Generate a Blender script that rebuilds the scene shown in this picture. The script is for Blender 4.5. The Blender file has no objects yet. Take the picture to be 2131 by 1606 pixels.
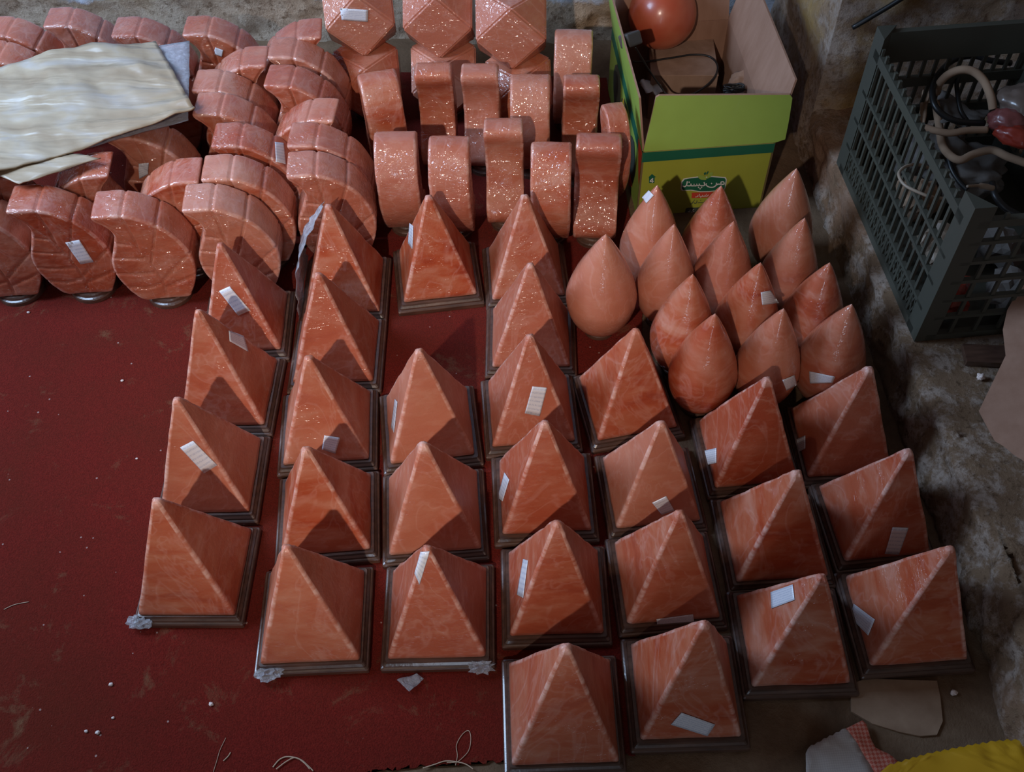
import bpy, bmesh, math, random
from math import sin, cos, pi, radians, sqrt, exp
from mathutils import Vector, Matrix, noise
from mathutils.bvhtree import BVHTree

sc = bpy.context.scene
col = sc.collection
W, H = 2131, 1606
# ------------------------------------------------------------------ camera
F, PITCH, ROLL, CZ = 2124.0, 0.92216, -0.03225, 1.5405
cam = bpy.data.cameras.new('camera'); cam.sensor_width = 36; cam.sensor_fit = 'HORIZONTAL'
cam.lens = F / W * 36; cam.clip_start = .02; cam.clip_end = 60
camo = bpy.data.objects.new('camera', cam); col.objects.link(camo); sc.camera = camo
fw = Vector((0, cos(PITCH), -sin(PITCH))); r0 = Vector((1, 0, 0)); u0 = r0.cross(fw)
rt = cos(ROLL) * r0 + sin(ROLL) * u0; up = rt.cross(fw)
camo.matrix_world = Matrix(((rt.x, up.x, -fw.x, 0), (rt.y, up.y, -fw.y, 0), (rt.z, up.z, -fw.z, CZ), (0, 0, 0, 1)))
CAM = Vector((0, 0, CZ))
# ------------------------------------------------------------------ light
sc.view_settings.view_transform = 'Standard'; sc.view_settings.look = 'None'
sc.view_settings.gamma = 1; sc.view_settings.exposure = 0.0
sc.cycles.max_bounces = 6; sc.cycles.diffuse_bounces = 3; sc.cycles.glossy_bounces = 3; sc.cycles.transparent_max_bounces = 8
w = bpy.data.worlds.new('world'); sc.world = w; w.use_nodes = True
w.node_tree.nodes['Background'].inputs[0].default_value = (.80, .66, .62, 1)
w.node_tree.nodes['Background'].inputs[1].default_value = .095

def aim(o, src, dst):
    o.location = src
    o.rotation_euler = (Vector(dst) - Vector(src)).to_track_quat('-Z', 'Y').to_euler()
# the shop lamp high behind the photographer, to the left
ld = bpy.data.lights.new('ceiling_lamp', 'SPOT'); ld.energy = 278; ld.color = (1, .85, .73)
ld.spot_size = radians(27); ld.spot_blend = 1.0; ld.shadow_soft_size = .035
lo = bpy.data.objects.new('ceiling_lamp', ld); col.objects.link(lo)
aim(lo, (-.85, -1.45, 2.45), (-.13, 1.42, .1))
# cool daylight through the doorway on the left
ad = bpy.data.lights.new('daylight', 'AREA'); ad.energy = 55; ad.color = (.5, .70, 1)
ad.shape = 'RECTANGLE'; ad.size = .7; ad.size_y = 1.2
ao = bpy.data.objects.new('daylight', ad); col.objects.link(ao)
aim(ao, (-1.75, 1.35, 1.5), (-.35, 1.85, .25))
# and through the entrance behind the photographer
bd = bpy.data.lights.new('entrance', 'AREA'); bd.energy = 7.5; bd.color = (.62, .78, 1)
bd.shape = 'RECTANGLE'; bd.size = .30; bd.size_y = 1.4
bo = bpy.data.objects.new('entrance', bd); col.objects.link(bo)
aim(bo, (-.30, -1.9, .72), (0, 1.3, .5))

# ------------------------------------------------------------------ helpers
def ray(px, py):
    return (rt * ((px - W / 2) / F) - up * ((py - H / 2) / F) + fw)
def at(px, py, z=0.0):
    d = ray(px, py); return CAM + d * ((z - CZ) / d.z)
def at_plane(px, py, q, n):
    d = ray(px, py); return CAM + d * ((q - CAM).dot(n) / d.dot(n))

def mesh(name, verts, faces, mat, parent=None, smooth=False, loc=None, uvs=None):
    me = bpy.data.meshes.new(name)
    me.from_pydata([tuple(v) for v in verts], [], faces)
    me.validate(); me.update()
    if mat: me.materials.append(mat)
    if smooth:
        for p in me.polygons: p.use_smooth = True
    if uvs:
        l = me.uv_layers.new(name='uv')
        for lp in me.loops: l.data[lp.index].uv = uvs[lp.vertex_index]
    o = bpy.data.objects.new(name, me); col.objects.link(o)
    if parent: o.parent = parent
    if loc is not None: o.location = loc
    return o
def fix(o):
    bm = bmesh.new(); bm.from_mesh(o.data); bmesh.ops.recalc_face_normals(bm, faces=bm.faces)
    bm.to_mesh(o.data); bm.free(); return o
def tag(o, label, cat, group=None):
    o['label'] = label; o['category'] = cat
    if group: o['group'] = group
    return o
def empty(name, loc, rz=0):
    o = bpy.data.objects.new(name, None); col.objects.link(o)
    o.empty_display_size = .03
    o.location = loc; o.rotation_euler = (0, 0, rz); return o
def W2L(loc, rz):
    return (Matrix.Translation(Vector(loc)) @ Matrix.Rotation(rz, 4, 'Z')).inverted()

class MB:
    def __init__(s): s.v = []; s.f = []
    def add(s, v, f):
        n = len(s.v); s.v += [Vector(x) for x in v]; s.f += [tuple(i + n for i in q) for q in f]
    def box(s, a, b, c=None, X=None):
        """box from min a to max b, optionally transformed"""
        (x0, y0, z0), (x1, y1, z1) = a, b
        v = [Vector((x, y, z)) for x in (x0, x1) for y in (y0, y1) for z in (z0, z1)]
        if X is not None: v = [X @ q for q in v]
        s.add(v, [(0, 1, 3, 2), (4, 6, 7, 5), (0, 4, 5, 1), (2, 3, 7, 6), (0, 2, 6, 4), (1, 5, 7, 3)])
    def tube(s, pts, r, seg=8, closed=False):
        pts = [Vector(p) for p in pts]; n = len(pts); base = len(s.v); pn = None
        for i, p in enumerate(pts):
            t = (pts[min(i + 1, n - 1)] - pts[max(i - 1, 0)]).normalized()
            if pn is None:
                pn = t.orthogonal().normalized()
            else:
                pn = (pn - t * pn.dot(t)).normalized()
            b = t.cross(pn); rr = r[i] if isinstance(r, (list, tuple)) else r
            for k in range(seg):
                a = 2 * pi * k / seg; s.v.append(p + (pn * cos(a) + b * sin(a)) * rr)
        for i in range(n - 1):
            for k in range(seg):
                a = base + i * seg + k; b2 = base + i * seg + (k + 1) % seg
                s.f.append((a, b2, b2 + seg, a + seg))
        s.f.append(tuple(base + k for k in reversed(range(seg))))
        s.f.append(tuple(base + (n - 1) * seg + k for k in range(seg)))
    def build(s, name, mat, parent=None, smooth=False, loc=None):
        return fix(mesh(name, s.v, s.f, mat, parent, smooth, loc))

def smooth_line(pts, k=6):
    pts = [Vector(p) for p in pts]; out = []
    for i in range(len(pts) - 1):
        p0 = pts[max(i - 1, 0)]; p1 = pts[i]; p2 = pts[i + 1]; p3 = pts[min(i + 2, len(pts) - 1)]
        for j in range(k):
            t = j / k
            out.append(.5 * ((2 * p1) + (p2 - p0) * t + (2 * p0 - 5 * p1 + 4 * p2 - p3) * t * t + (3 * p1 - p0 - 3 * p2 + p3) * t ** 3))
    out.append(pts[-1]); return out
def smooth_loop(pts, k=6):
    n = len(pts); pts = [Vector(p) for p in pts]; out = []
    for i in range(n):
        p0, p1, p2, p3 = pts[i - 1], pts[i], pts[(i + 1) % n], pts[(i + 2) % n]
        for j in range(k):
            t = j / k
            out.append(.5 * ((2 * p1) + (p2 - p0) * t + (2 * p0 - 5 * p1 + 4 * p2 - p3) * t * t + (3 * p1 - p0 - 3 * p2 + p3) * t ** 3))
    return out
def resample(loop, n):
    L = [0]
    for i in range(len(loop)): L.append(L[-1] + (loop[(i + 1) % len(loop)] - loop[i]).length)
    out = []; j = 0
    for k in range(n):
        d = L[-1] * k / n
        while L[j + 1] < d: j += 1
        t = (d - L[j]) / max(1e-9, L[j + 1] - L[j])
        out.append(loop[j].lerp(loop[(j + 1) % len(loop)], t))
    return out

# ------------------------------------------------------------------ materials
class NT:
    def __init__(s, name):
        s.m = bpy.data.materials.new(name); s.m.use_nodes = True
        s.t = s.m.node_tree; s.n = s.t.nodes; s.n.clear()
        s.out = s.n.new('ShaderNodeOutputMaterial'); s.b = s.n.new('ShaderNodeBsdfPrincipled')
        s.t.links.new(s.b.outputs[0], s.out.inputs[0])
        s.tc = s.n.new('ShaderNodeTexCoord')
    def L(s, a, b): s.t.links.new(a, b)
    def set(s, **k):
        for a, v in k.items():
            key = {'rough': 'Roughness', 'col': 'Base Color', 'coat': 'Coat Weight', 'coatr': 'Coat Roughness', 'sss': 'Subsurface Weight', 'spec': 'Specular IOR Level', 'trans': 'Transmission Weight', 'metal': 'Metallic', 'sheen': 'Sheen Weight', 'alpha': 'Alpha'}[a]
            if hasattr(v, 'is_linked'): s.L(v, s.b.inputs[key])
            else: s.b.inputs[key].default_value = (*v, 1) if isinstance(v, tuple) and len(v) == 3 else v
    def noise(s, scale, detail=4, rough=.55, vec=None, dist=0):
        n = s.n.new('ShaderNodeTexNoise'); n.inputs['Scale'].default_value = scale; n.inputs['Detail'].default_value = detail
        n.inputs['Roughness'].default_value = rough; n.inputs['Distortion'].default_value = dist
        s.L(vec if vec else s.tc.outputs['Object'], n.inputs['Vector']); return n.outputs['Fac']
    def ramp(s, fac, stops, interp='LINEAR'):
        r = s.n.new('ShaderNodeValToRGB'); r.color_ramp.interpolation = interp
        e = r.color_ramp.elements
        while len(e) < len(stops): e.new(.5)
        for el, (p, c) in zip(e, stops):
            el.position = p; el.color = (*c, 1) if len(c) == 3 else c
        s.L(fac, r.inputs[0]); return r.outputs[0]
    def mix(s, fac, a, b, mode='MIX'):
        m = s.n.new('ShaderNodeMix'); m.data_type = 'RGBA'; m.blend_type = mode
        for inp, v in ((m.inputs[0], fac), (m.inputs[6], a), (m.inputs[7], b)):
            if hasattr(v, 'is_linked'): s.L(v, inp)
            elif isinstance(v, (int, float)): inp.default_value = v
            else: inp.default_value = (*v, 1)
        return m.outputs[2]
    def math(s, op, a, b=0.0):
        m = s.n.new('ShaderNodeMath'); m.operation = op
        for inp, v in ((m.inputs[0], a), (m.inputs[1], b)):
            if hasattr(v, 'is_linked'): s.L(v, inp)
            else: inp.default_value = v
        return m.outputs[0]
    def mapping(s, scale=(1, 1, 1), rot=(0, 0, 0), src='Object', offset=None):
        m = s.n.new('ShaderNodeMapping'); m.inputs['Scale'].default_value = scale; m.inputs['Rotation'].default_value = rot
        s.L(s.tc.outputs[src], m.inputs['Vector'])
        if offset is not None: s.L(offset, m.inputs['Location'])
        return m.outputs[0]
    def bump(s, h, strength=.3, dist=.002, coat=False, both=False):
        b = s.n.new('ShaderNodeBump'); b.inputs['Strength'].default_value = strength; b.inputs['Distance'].default_value = dist
        s.L(h, b.inputs['Height'])
        if coat or both: s.L(b.outputs[0], s.b.inputs['Coat Normal'])
        if not coat: s.L(b.outputs[0], s.b.inputs['Normal'])
        return b.outputs[0]
    def rnd(s):
        o = s.n.new('ShaderNodeObjectInfo'); return o.outputs['Random']

def salt(name, film, crease=.4):
    """Himalayan salt: orange, salmon and pale bands; film = glossiness of the shrink wrap round it"""
    k = NT(name)
    r = k.rnd()
    cx = k.n.new('ShaderNodeCombineXYZ')
    k.L(k.math('MULTIPLY', r, 37.0), cx.inputs[0]); k.L(k.math('MULTIPLY', r, 91.0), cx.inputs[1]); k.L(k.math('MULTIPLY', r, 53.0), cx.inputs[2])
    vec = k.mapping((1, 1, 2.6), (.35, .5, .2), offset=cx.outputs[0])
    big = k.noise(6.5, 3, .6, vec, .6)
    c = k.ramp(big, [(.30, (.33, .036, .008)), (.41, (.43, .075, .024)), (.54, (.48, .130, .060)), (.68, (.56, .225, .140))])
    # some lamps are paler, some redder all over
    k2 = k.n.new('ShaderNodeMath'); k2.operation = 'FRACT'; k.L(k.math('MULTIPLY', r, 17.3), k2.inputs[0])
    c = k.mix(k.math('MULTIPLY', k.math('POWER', k2.outputs[0], 1.5), .85), c, (.52, .20, .125))
    k3 = k.n.new('ShaderNodeMath'); k3.operation = 'FRACT'; k.L(k.math('MULTIPLY', r, 41.9), k3.inputs[0])
    c = k.mix(k.math('MULTIPLY', k.math('POWER', k3.outputs[0], 2.0), .65), c, (.36, .055, .018))
    cloud = k.noise(26, 3, .65, vec)
    c = k.mix(k.ramp(cloud, [(.5, (0, 0, 0)), (.75, (.4, .4, .4))]), c, (.58, .28, .19))
    crack = k.noise(5, 3, .6, k.mapping((1.6, 1, 1), (.9, .1, .4), offset=cx.outputs[0]), 2.0)
    c = k.mix(k.ramp(crack, [(.47, (0, 0, 0)), (.5, (.16, .16, .16)), (.53, (0, 0, 0))]), c, (.72, .44, .37))
    # worn, crushed edges are whiter
    at_ = k.n.new('ShaderNodeAttribute'); at_.attribute_name = 'wear'
    wn = k.noise(24, 3, .7, vec)
    wf = k.math('MULTIPLY', at_.outputs['Fac'], k.ramp(wn, [(.42, (.05, .05, .05)), (.66, (.62, .62, .62))]))
    c = k.mix(wf, c, (.83, .58, .50))
    k.set(col=c, rough=.5, spec=.35, sss=.15)
    k.b.inputs['Subsurface Radius'].default_value = (.02, .006, .003)
    k.b.inputs['Subsurface Scale'].default_value = .6
    fine = k.noise(160, 2, .6)
    k.bump(k.math('ADD', fine, k.math('MULTIPLY', big, 1.2)), .35, .0012)
    if film > 0:
        k.set(coat=film, coatr=(.045 if crease < .3 else .085) if film > .5 else .14); k.b.inputs['Coat IOR'].default_value = 1.6
        # taut film with creases gathered in places
        w1 = k.noise(9, 2, .5, k.mapping((1, 1, .6), (.3, .2, .8), offset=cx.outputs[0]), .4)
        v = k.n.new('ShaderNodeTexVoronoi'); v.feature = 'DISTANCE_TO_EDGE'; v.inputs['Scale'].default_value = 75
        wp = k.n.new('ShaderNodeMix'); wp.data_type = 'VECTOR'; wp.inputs[0].default_value = .04
        nt = k.n.new('ShaderNodeTexNoise'); nt.inputs['Scale'].default_value = 30; k.L(vec, nt.inputs['Vector'])
        k.L(vec, wp.inputs[4]); k.L(nt.outputs['Color'], wp.inputs[5]); k.L(wp.outputs[1], v.inputs['Vector'])
        m = k.ramp(k.noise(14, 3, .5, vec), [(.48, (0, 0, 0)), (.62, (1, 1, 1))])
        fine2 = k.noise(150, 1, .6, k.mapping((1, 1, .5), (.3, .9, .2), offset=cx.outputs[0]), 1.2)
        cr = k.math('MULTIPLY', k.math('ADD', k.math('MINIMUM', k.math('MULTIPLY', v.outputs['Distance'], 5.0), 1.0), k.math('MULTIPLY', fine2, 1.1)), k.math('ADD', m, .25))
        b = k.n.new('ShaderNodeBump'); b.inputs['Strength'].default_value = crease; b.inputs['Distance'].default_value = .003
        k.L(k.math('ADD', k.math('MULTIPLY', w1, 2.0), cr), b.inputs['Height']); k.L(b.outputs[0], k.b.inputs['Coat Normal'])
    return k.m
M = {}
M['salt'] = salt('salt_rock', .2)
M['salt_film'] = salt('salt_rock_shrink_wrapped', 1.0, .5)
M['salt_taut'] = salt('salt_rock_taut_film', 1.0, .16)
def m_wood():
    k = NT('dark_varnished_wood')
    n = k.noise(14, 5, .6, k.mapping((1, 6, 6)))
    k.set(col=k.ramp(n, [(.3, (.045, .022, .015)), (.7, (.12, .06, .04))]), rough=.42, coat=.75, coatr=.14)
    k.bump(k.noise(60, 3), .3, .0015, both=True); return k.m
M['wood'] = m_wood()
def m_label():
    k = NT('printed_sticker')
    sep = k.n.new('ShaderNodeSeparateXYZ'); k.L(k.tc.outputs['UV'], sep.inputs[0])
    row = k.math('FRACT', k.math('MULTIPLY', sep.outputs[1], 7.0))
    on = k.math('MULTIPLY', k.math('GREATER_THAN', row, .35), k.math('LESS_THAN', row, .75))
    n = k.noise(1.0, 2, .5, k.mapping((26, 9, 1), src='UV'))
    on = k.math('MULTIPLY', on, k.math('GREATER_THAN', n, .47))
    k.set(col=k.mix(k.math('MULTIPLY', on, .4), (.72, .73, .78), (.28, .33, .48)), rough=.4, coat=.4, coatr=.2); return k.m
M['label'] = m_label()
def m_carpet():
    k = NT('red_carpet')
    n = k.noise(420, 3, .7); big = k.noise(3.0, 6, .65)
    c = k.ramp(n, [(.3, (.10, .008, .005)), (.7, (.21, .018, .011))])
    c = k.mix(k.ramp(big, [(.42, (0, 0, 0)), (.75, (.7, .7, .7))]), c, (.095, .018, .007))
    st = k.noise(11, 6, .75, dist=.5)
    c = k.mix(k.ramp(st, [(.58, (0, 0, 0)), (.72, (.6, .6, .6))]), c, (.20, .11, .055))
    v = k.n.new('ShaderNodeTexVoronoi'); v.inputs['Scale'].default_value = 42; k.L(k.tc.outputs['Object'], v.inputs['Vector'])
    sp = k.math('MULTIPLY', k.math('LESS_THAN', v.outputs['Distance'], .075), k.math('GREATER_THAN', k.noise(9, 3), .53))
    c = k.mix(k.math('MULTIPLY', sp, .6), c, (.55, .38, .33))
    k.set(col=c, rough=.95, spec=.1, sheen=.03)
    k.bump(n, .8, .004); return k.m
M['carpet'] = m_carpet()
def m_floor():
    k = NT('dirty_cement')
    a = k.noise(5, 8, .65, dist=.4); b = k.noise(90, 5, .7)
    c = k.ramp(a, [(.3, (.085, .046, .024)), (.5, (.19, .115, .066)), (.7, (.30, .205, .13))])
    c = k.mix(k.math('MULTIPLY', b, .5), c, (.07, .045, .03))
    k.set(col=c, rough=.9, spec=.2); k.bump(k.math('ADD', a, b), .6, .004); return k.m
M['floor'] = m_floor()
def m_stone():
    k = NT('flagstone'); a = k.noise(30, 6, .6)
    k.set(col=k.ramp(a, [(.3, (.27, .17, .105)), (.7, (.36, .24, .155))]), rough=.85); k.bump(a, .3, .002); return k.m
M['stone'] = m_stone()
def m_plaster(name, base, pale, dark, extra, paint=None, paint_z=0.0, scale=1.0, pos=.5, stretch=.4):
    k = NT(name)
    v = k.mapping((1, 1, stretch)); a = k.noise(7 * scale, 9, .72, v, .15); b = k.noise(24 * scale, 8, .75, v, .1); d = k.noise(3.2, 5, .6)
    c = k.mix(k.ramp(a, [(pos - .06, (0, 0, 0)), (pos + .05, (1, 1, 1))]), base, pale)
    c = k.mix(k.ramp(b, [(.52, (0, 0, 0)), (.64, (.85, .85, .85))]), c, dark)
    c = k.mix(k.ramp(d, [(.55, (0, 0, 0)), (.66, (.8, .8, .8))]), c, extra)
    if paint:
        sep = k.n.new('ShaderNodeSeparateXYZ'); k.L(k.tc.outputs['Object'], sep.inputs[0])
        z = k.math('ADD', sep.outputs[2], k.math('MULTIPLY', k.math('SUBTRACT', k.noise(6, 6, .65), .5), .16))
        z = k.math('ADD', z, k.math('MULTIPLY', sep.outputs[0], .01))
        f = k.math('MULTIPLY', k.math('SUBTRACT', z, paint_z), 60)
        f = k.math('MINIMUM', k.math('MAXIMUM', f, 0.0), 1.0)
        c = k.mix(f, c, k.mix(k.ramp(b, [(.58, (0, 0, 0)), (.68, (.6, .6, .6))]), paint, (.38, .36, .40)))
    k.set(col=c, rough=.92, spec=.15)
    k.bump(k.math('ADD', k.math('MULTIPLY', a, 1.3), b), .9, .012); return k.m
M['wall_back'] = m_plaster('plaster_back', (.50, .36, .25), (.64, .50, .37), (.20, .12, .07), (.46, .31, .18), scale=2.0, stretch=1.0, paint=(.70, .72, .80), paint_z=.108)
M['wall_right'] = m_plaster('plaster_ledge', (.30, .19, .115), (.54, .42, .34), (.13, .075, .042), (.42, .24, .15), scale=3.0, pos=.53, stretch=1.0)
M['wall_end'] = m_plaster('plaster_ochre', (.42, .28, .18), (.56, .44, .36), (.22, .14, .09), (.58, .36, .12), scale=2.5, stretch=1.0)
def m_card(name, c1, c2, rough=.8):
    k = NT(name); a = k.noise(40, 5, .6, k.mapping((1, 1, .2)))
    k.set(col=k.ramp(a, [(.3, c1), (.7, c2)]), rough=rough, spec=.25); k.bump(k.noise(25, 4), .2, .003); return k.m
M['card'] = m_card('brown_cardboard', (.30, .165, .11), (.37, .215, .15))
M['slab'] = m_card('dusty_carton', (.26, .16, .11), (.34, .22, .16))
def flat(name, c, rough=.5, **kw):
    k = NT(name); n = k.noise(35, 4)
    k.set(col=k.mix(k.math('MULTIPLY', n, .35), c, tuple(x * .7 for x in c)), rough=rough, **kw); return k.m
M['green'] = flat('lime_green_print', (.30, .43, .075), .45, coat=.15)
def m_olive():
    """lime print that turns olive below, as printed on the carton"""
    return flat('olive_green_print', (.36, .38, .045), .45, coat=.15)
M['olive'] = m_olive()
M['dkgreen'] = flat('dark_green_print', (.015, .125, .068), .45)
M['white'] = flat('white_print', (.72, .70, .68), .5)
M['red'] = flat('red_print', (.55, .055, .03), .5)
M['ink'] = flat('black_print', (.06, .07, .055), .5)
M['yel'] = flat('yellow_print', (.75, .42, .03), .5)
M['black'] = flat('black_rubber', (.012, .012, .012), .4)
M['plug'] = flat('grey_plug_plastic', (.06, .06, .06), .3, coat=.4)
M['crate'] = flat('dark_green_plastic', (.066, .066, .050), .55)
M['rope'] = flat('hemp_rope', (.34, .22, .14), .9)
M['wire'] = flat('cream_wire', (.34, .26, .19), .45)
M['rag'] = flat('grey_rag', (.16, .14, .125), .9)
M['twig'] = flat('dry_leaf', (.12, .10, .035), .8)
M['thread'] = flat('jute_thread', (.50, .36, .25), .9)
M['pale'] = flat('pale_salt_chip', (.75, .62, .56), .5)
M['yellow_sack'] = flat('yellow_plastic_weave', (.62, .34, .012), .45, coat=.2)
M['bagpink'] = flat('pink_bag_plastic', (.20, .055, .05), .4, coat=.3)
M['bagred'] = flat('red_bag_plastic', (.26, .025, .012), .4, coat=.3)
M['bagclear'] = flat('dusty_bag_plastic', (.14, .10, .08), .35, coat=.3)
def m_weave(name, c1, c2, s):
    k = NT(name); ck = k.n.new('ShaderNodeTexChecker'); ck.inputs['Scale'].default_value = s
    k.L(k.mapping((1, 1, 0), (0, 0, .75)), ck.inputs['Vector'])
    k.set(col=k.mix(ck.outputs['Fac'], c1, c2), rough=.7); k.bump(ck.outputs['Fac'], .4, .002); return k.m
M['sack_white'] = m_weave('white_woven_sack', (.42, .38, .35), (.47, .43, .40), 420)
M['sack_red'] = m_weave('red_woven_band', (.50, .10, .06), (.60, .25, .18), 230)
def m_film(name, tint, opac, rough=.12):
    k = NT(name)
    tr = k.n.new('ShaderNodeBsdfTransparent'); ms = k.n.new('ShaderNodeMixShader')
    k.L(tr.outputs[0], ms.inputs[1]); k.L(k.b.outputs[0], ms.inputs[2])
    lw = k.n.new('ShaderNodeLayerWeight'); lw.inputs[0].default_value = .35
    k.L(k.math('MINIMUM', k.math('ADD', k.math('MULTIPLY', lw.outputs['Facing'], .35), opac), 1.0), ms.inputs[0])
    k.L(ms.outputs[0], k.out.inputs[0])
    k.set(col=tint, rough=rough, spec=.9, coat=1.0, coatr=.06)
    k.bump(k.noise(60, 5, .7, dist=1.5), .9, .008, both=True); return k.m
M['film'] = m_film('clear_plastic_film', (.5, .45, .45), .12)
M['film_dense'] = m_film('crumpled_plastic_film', (.6, .62, .68), .34)  # opacity raised so the pyramid's side film carries its white glare as colour
def m_bag():
    k = NT('cream_plastic_bag')
    a = k.noise(7, 4, .5, k.mapping((1, 2.2, 1), (0, 0, .5)), .8)
    c = k.ramp(a, [(.35, (.36, .25, .15)), (.52, (.44, .33, .215)), (.7, (.47, .40, .34))])
    k.set(col=c, rough=.5, coat=.45, coatr=.3)
    k.bump(k.noise(2.6, 3, .45, k.mapping((1.0, 6.5, 1), (0, 0, .5)), .5), .8, .03, both=True)
    return k.m
M['bag'] = m_bag()

# ------------------------------------------------------------------ structure
def struct(o): o['kind'] = 'structure'; return o
struct(mesh('floor', [(-3, -1, 0), (1.9, -1, 0), (1.9, 3, 0), (-3, 3, 0)], [(0, 1, 2, 3)], M['floor']))
def nz(p, s, o=0): return noise.fractal(Vector(p) * s + Vector((o, o, o)), 1.0, 2.0, 5)
# back wall: rough plaster
def back_wall():
    nx, nzv = 220, 90; v = []; f = []
    for j in range(nzv + 1):
        for i in range(nx + 1):
            x = -2.4 + 3.3 * i / nx; z = -.02 + 2.6 * (j / nzv) ** 2.2
            y = 2.235 - .085 * (x - .2) + .016 * nz((x, 0, z), 9) + .05 * max(0, nz((x, 3, z), 2.5)) - .02 * min(1, max(0, (z - .13) * 2))
            v.append((x, y, z))
    for j in range(nzv):
        for i in range(nx):
            a = j * (nx + 1) + i; f.append((a, a + 1, a + nx + 2, a + nx + 1))
    n = len(v)
    v += [(-2.4, 2.9, -.02), (.9, 2.9, -.02), (.9, 2.9, 2.58), (-2.4, 2.9, 2.58)]
    f += [(n, n + 3, n + 2, n + 1)]
    return struct(mesh('wall_back', v, f, M['wall_back'], smooth=True))
back_wall()
LEDGE = .128
def foot_x(y): return .722 - .042 * (y - .5)
def ledge():
    prof = [(0, 0), (0, .02), (.002, .04), (.004, .06), (.004, .08), (.003, .1), (.003, .115), (.006, .124), (.02, LEDGE), (.05, LEDGE), (.09, LEDGE), (.15, LEDGE), (.25, LEDGE), (.5, LEDGE), (1.1, LEDGE)]
    prof2 = []
    for i in range(len(prof) - 1):
        for j in range(3 if i < 8 else 2):
            t = j / (3 if i < 8 else 2); prof2.append((prof[i][0] + (prof[i + 1][0] - prof[i][0]) * t, prof[i][1] + (prof[i + 1][1] - prof[i][1]) * t))
    prof2.append(prof[-1]); ny = 260; v = []; f = []; m = len(prof2)
    for i in range(ny + 1):
        y = -.3 + 2.1 * i / ny
        for (dx, z) in prof2:
            x = foot_x(y) + dx
            face = 1 if dx < .03 else 0
            x += face * (.012 * nz((0, y, z), 9) + .006 * nz((0, y, z), 28, 5))
            if face and y < 1.25 and z > .05: x += .02 * min(1, (1.25 - y) / .5) * (z - .05) / .08
            if z > .12: z2 = z - .003 * abs(nz((dx, y, 0), 20)) - .0005
            else: z2 = z
            if y > 1.05 and y < 1.75 and face and z > .1: x = min(x, foot_x(y) + .004)
            v.append((x, y, z2))
    for i in range(ny):
        for j in range(m - 1):
            a = i * m + j; f.append((a, a + m, a + m + 1, a + 1))
    return struct(mesh('wall_right', v, f, M['wall_right'], smooth=True))
ledge()
def wall_end():
    # taller rough pier behind the crate, standing on from the ledge
    nn = 60; v = []; f = []
    y0 = 1.80
    def patch(fn):
        b = len(v)
        for j in range(nn + 1):
            for i in range(nn + 1): v.append(fn(i / nn, j / nn))
        for j in range(nn):
            for i in range(nn):
                a = b + j * (nn + 1) + i; f.append((a, a + 1, a + nn + 2, a + nn + 1))
    def left(s, t):
        y = 2.9 - (2.9 - y0) * s; z = 1.15 * t
        return (foot_x(y) + .006 + .012 * nz((0, y, z), 9) * (1 if s < .97 else 0), y, z)
    def front(s, t):
        x = foot_x(y0) + .006 + 1.0 * s; z = 1.15 * t
        return (x, y0 + .015 * nz((x, 0, z), 9) * min(1, s * 20), z)
    patch(left); patch(front)
    return struct(mesh('wall_end', v, f, M['wall_end'], smooth=True))
wall_end()
# flagstone let into the floor at lower right
def flag():
    px = [(1770, 1424), (1800, 1412), (1950, 1416), (1957, 1450), (1962, 1500), (1950, 1528), (1915, 1531), (1870, 1522), (1815, 1505), (1772, 1480)]
    p = [at(a, b, .004) for a, b in px]
    vv = [(q.x, q.y, .004) for q in p] + [(q.x, q.y, -.004) for q in p]; n = len(p)
    o = mesh('floor_stone', vv, [tuple(range(n))] + [(i, i + n, (i + 1) % n + n, (i + 1) % n) for i in range(n)], M['stone'])
    return struct(fix(o))
flag()

# ------------------------------------------------------------------ carpet
def carpet():
    rnd = random.Random(4); pts = []
    def seg(a, b, n, amp):
        for i in range(n):
            t = i / n; x = a[0] + (b[0] - a[0]) * t; y = a[1] + (b[1] - a[1]) * t
            pts.append((x + rnd.uniform(-amp, amp), y + rnd.uniform(-amp, amp)))
    seg((-2.2, .455), (-.27, .455), 60, .002); seg((-.27, .457), (-.16, .468), 30, .003); seg((-.16, .468), (.165, .474), 70, .003)
    seg((.165, .474), (.215, .95), 40, .0015); seg((.215, .95), (.272, 1.40), 40, .0015)
    seg((.272, 1.40), (.255, 2.10), 20, .001); seg((.255, 2.10), (-2.2, 2.34), 10, 0); seg((-2.2, 2.34), (-2.2, .455), 4, 0)
    n = len(pts); v = [(x, y, .0035) for x, y in pts] + [(x, y, .0002) for x, y in pts]
    bm = bmesh.new(); vs = [bm.verts.new(q) for q in v]
    bm.faces.new(vs[:n])
    for i in range(n): bm.faces.new((vs[i], vs[i + n], vs[(i + 1) % n + n], vs[(i + 1) % n]))
    bmesh.ops.triangulate(bm, faces=[f for f in bm.faces if len(f.verts) > 4]); bmesh.ops.recalc_face_normals(bm, faces=bm.faces)
    me = bpy.data.meshes.new('carpet'); bm.to_mesh(me); bm.free(); me.materials.append(M['carpet'])
    o = bpy.data.objects.new('carpet', me); col.objects.link(o)
    tag(o, 'worn dark red carpet with a frayed lower edge under the lamps', 'carpet'); return o
carpet()
FL = .0035   # top of the carpet

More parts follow.
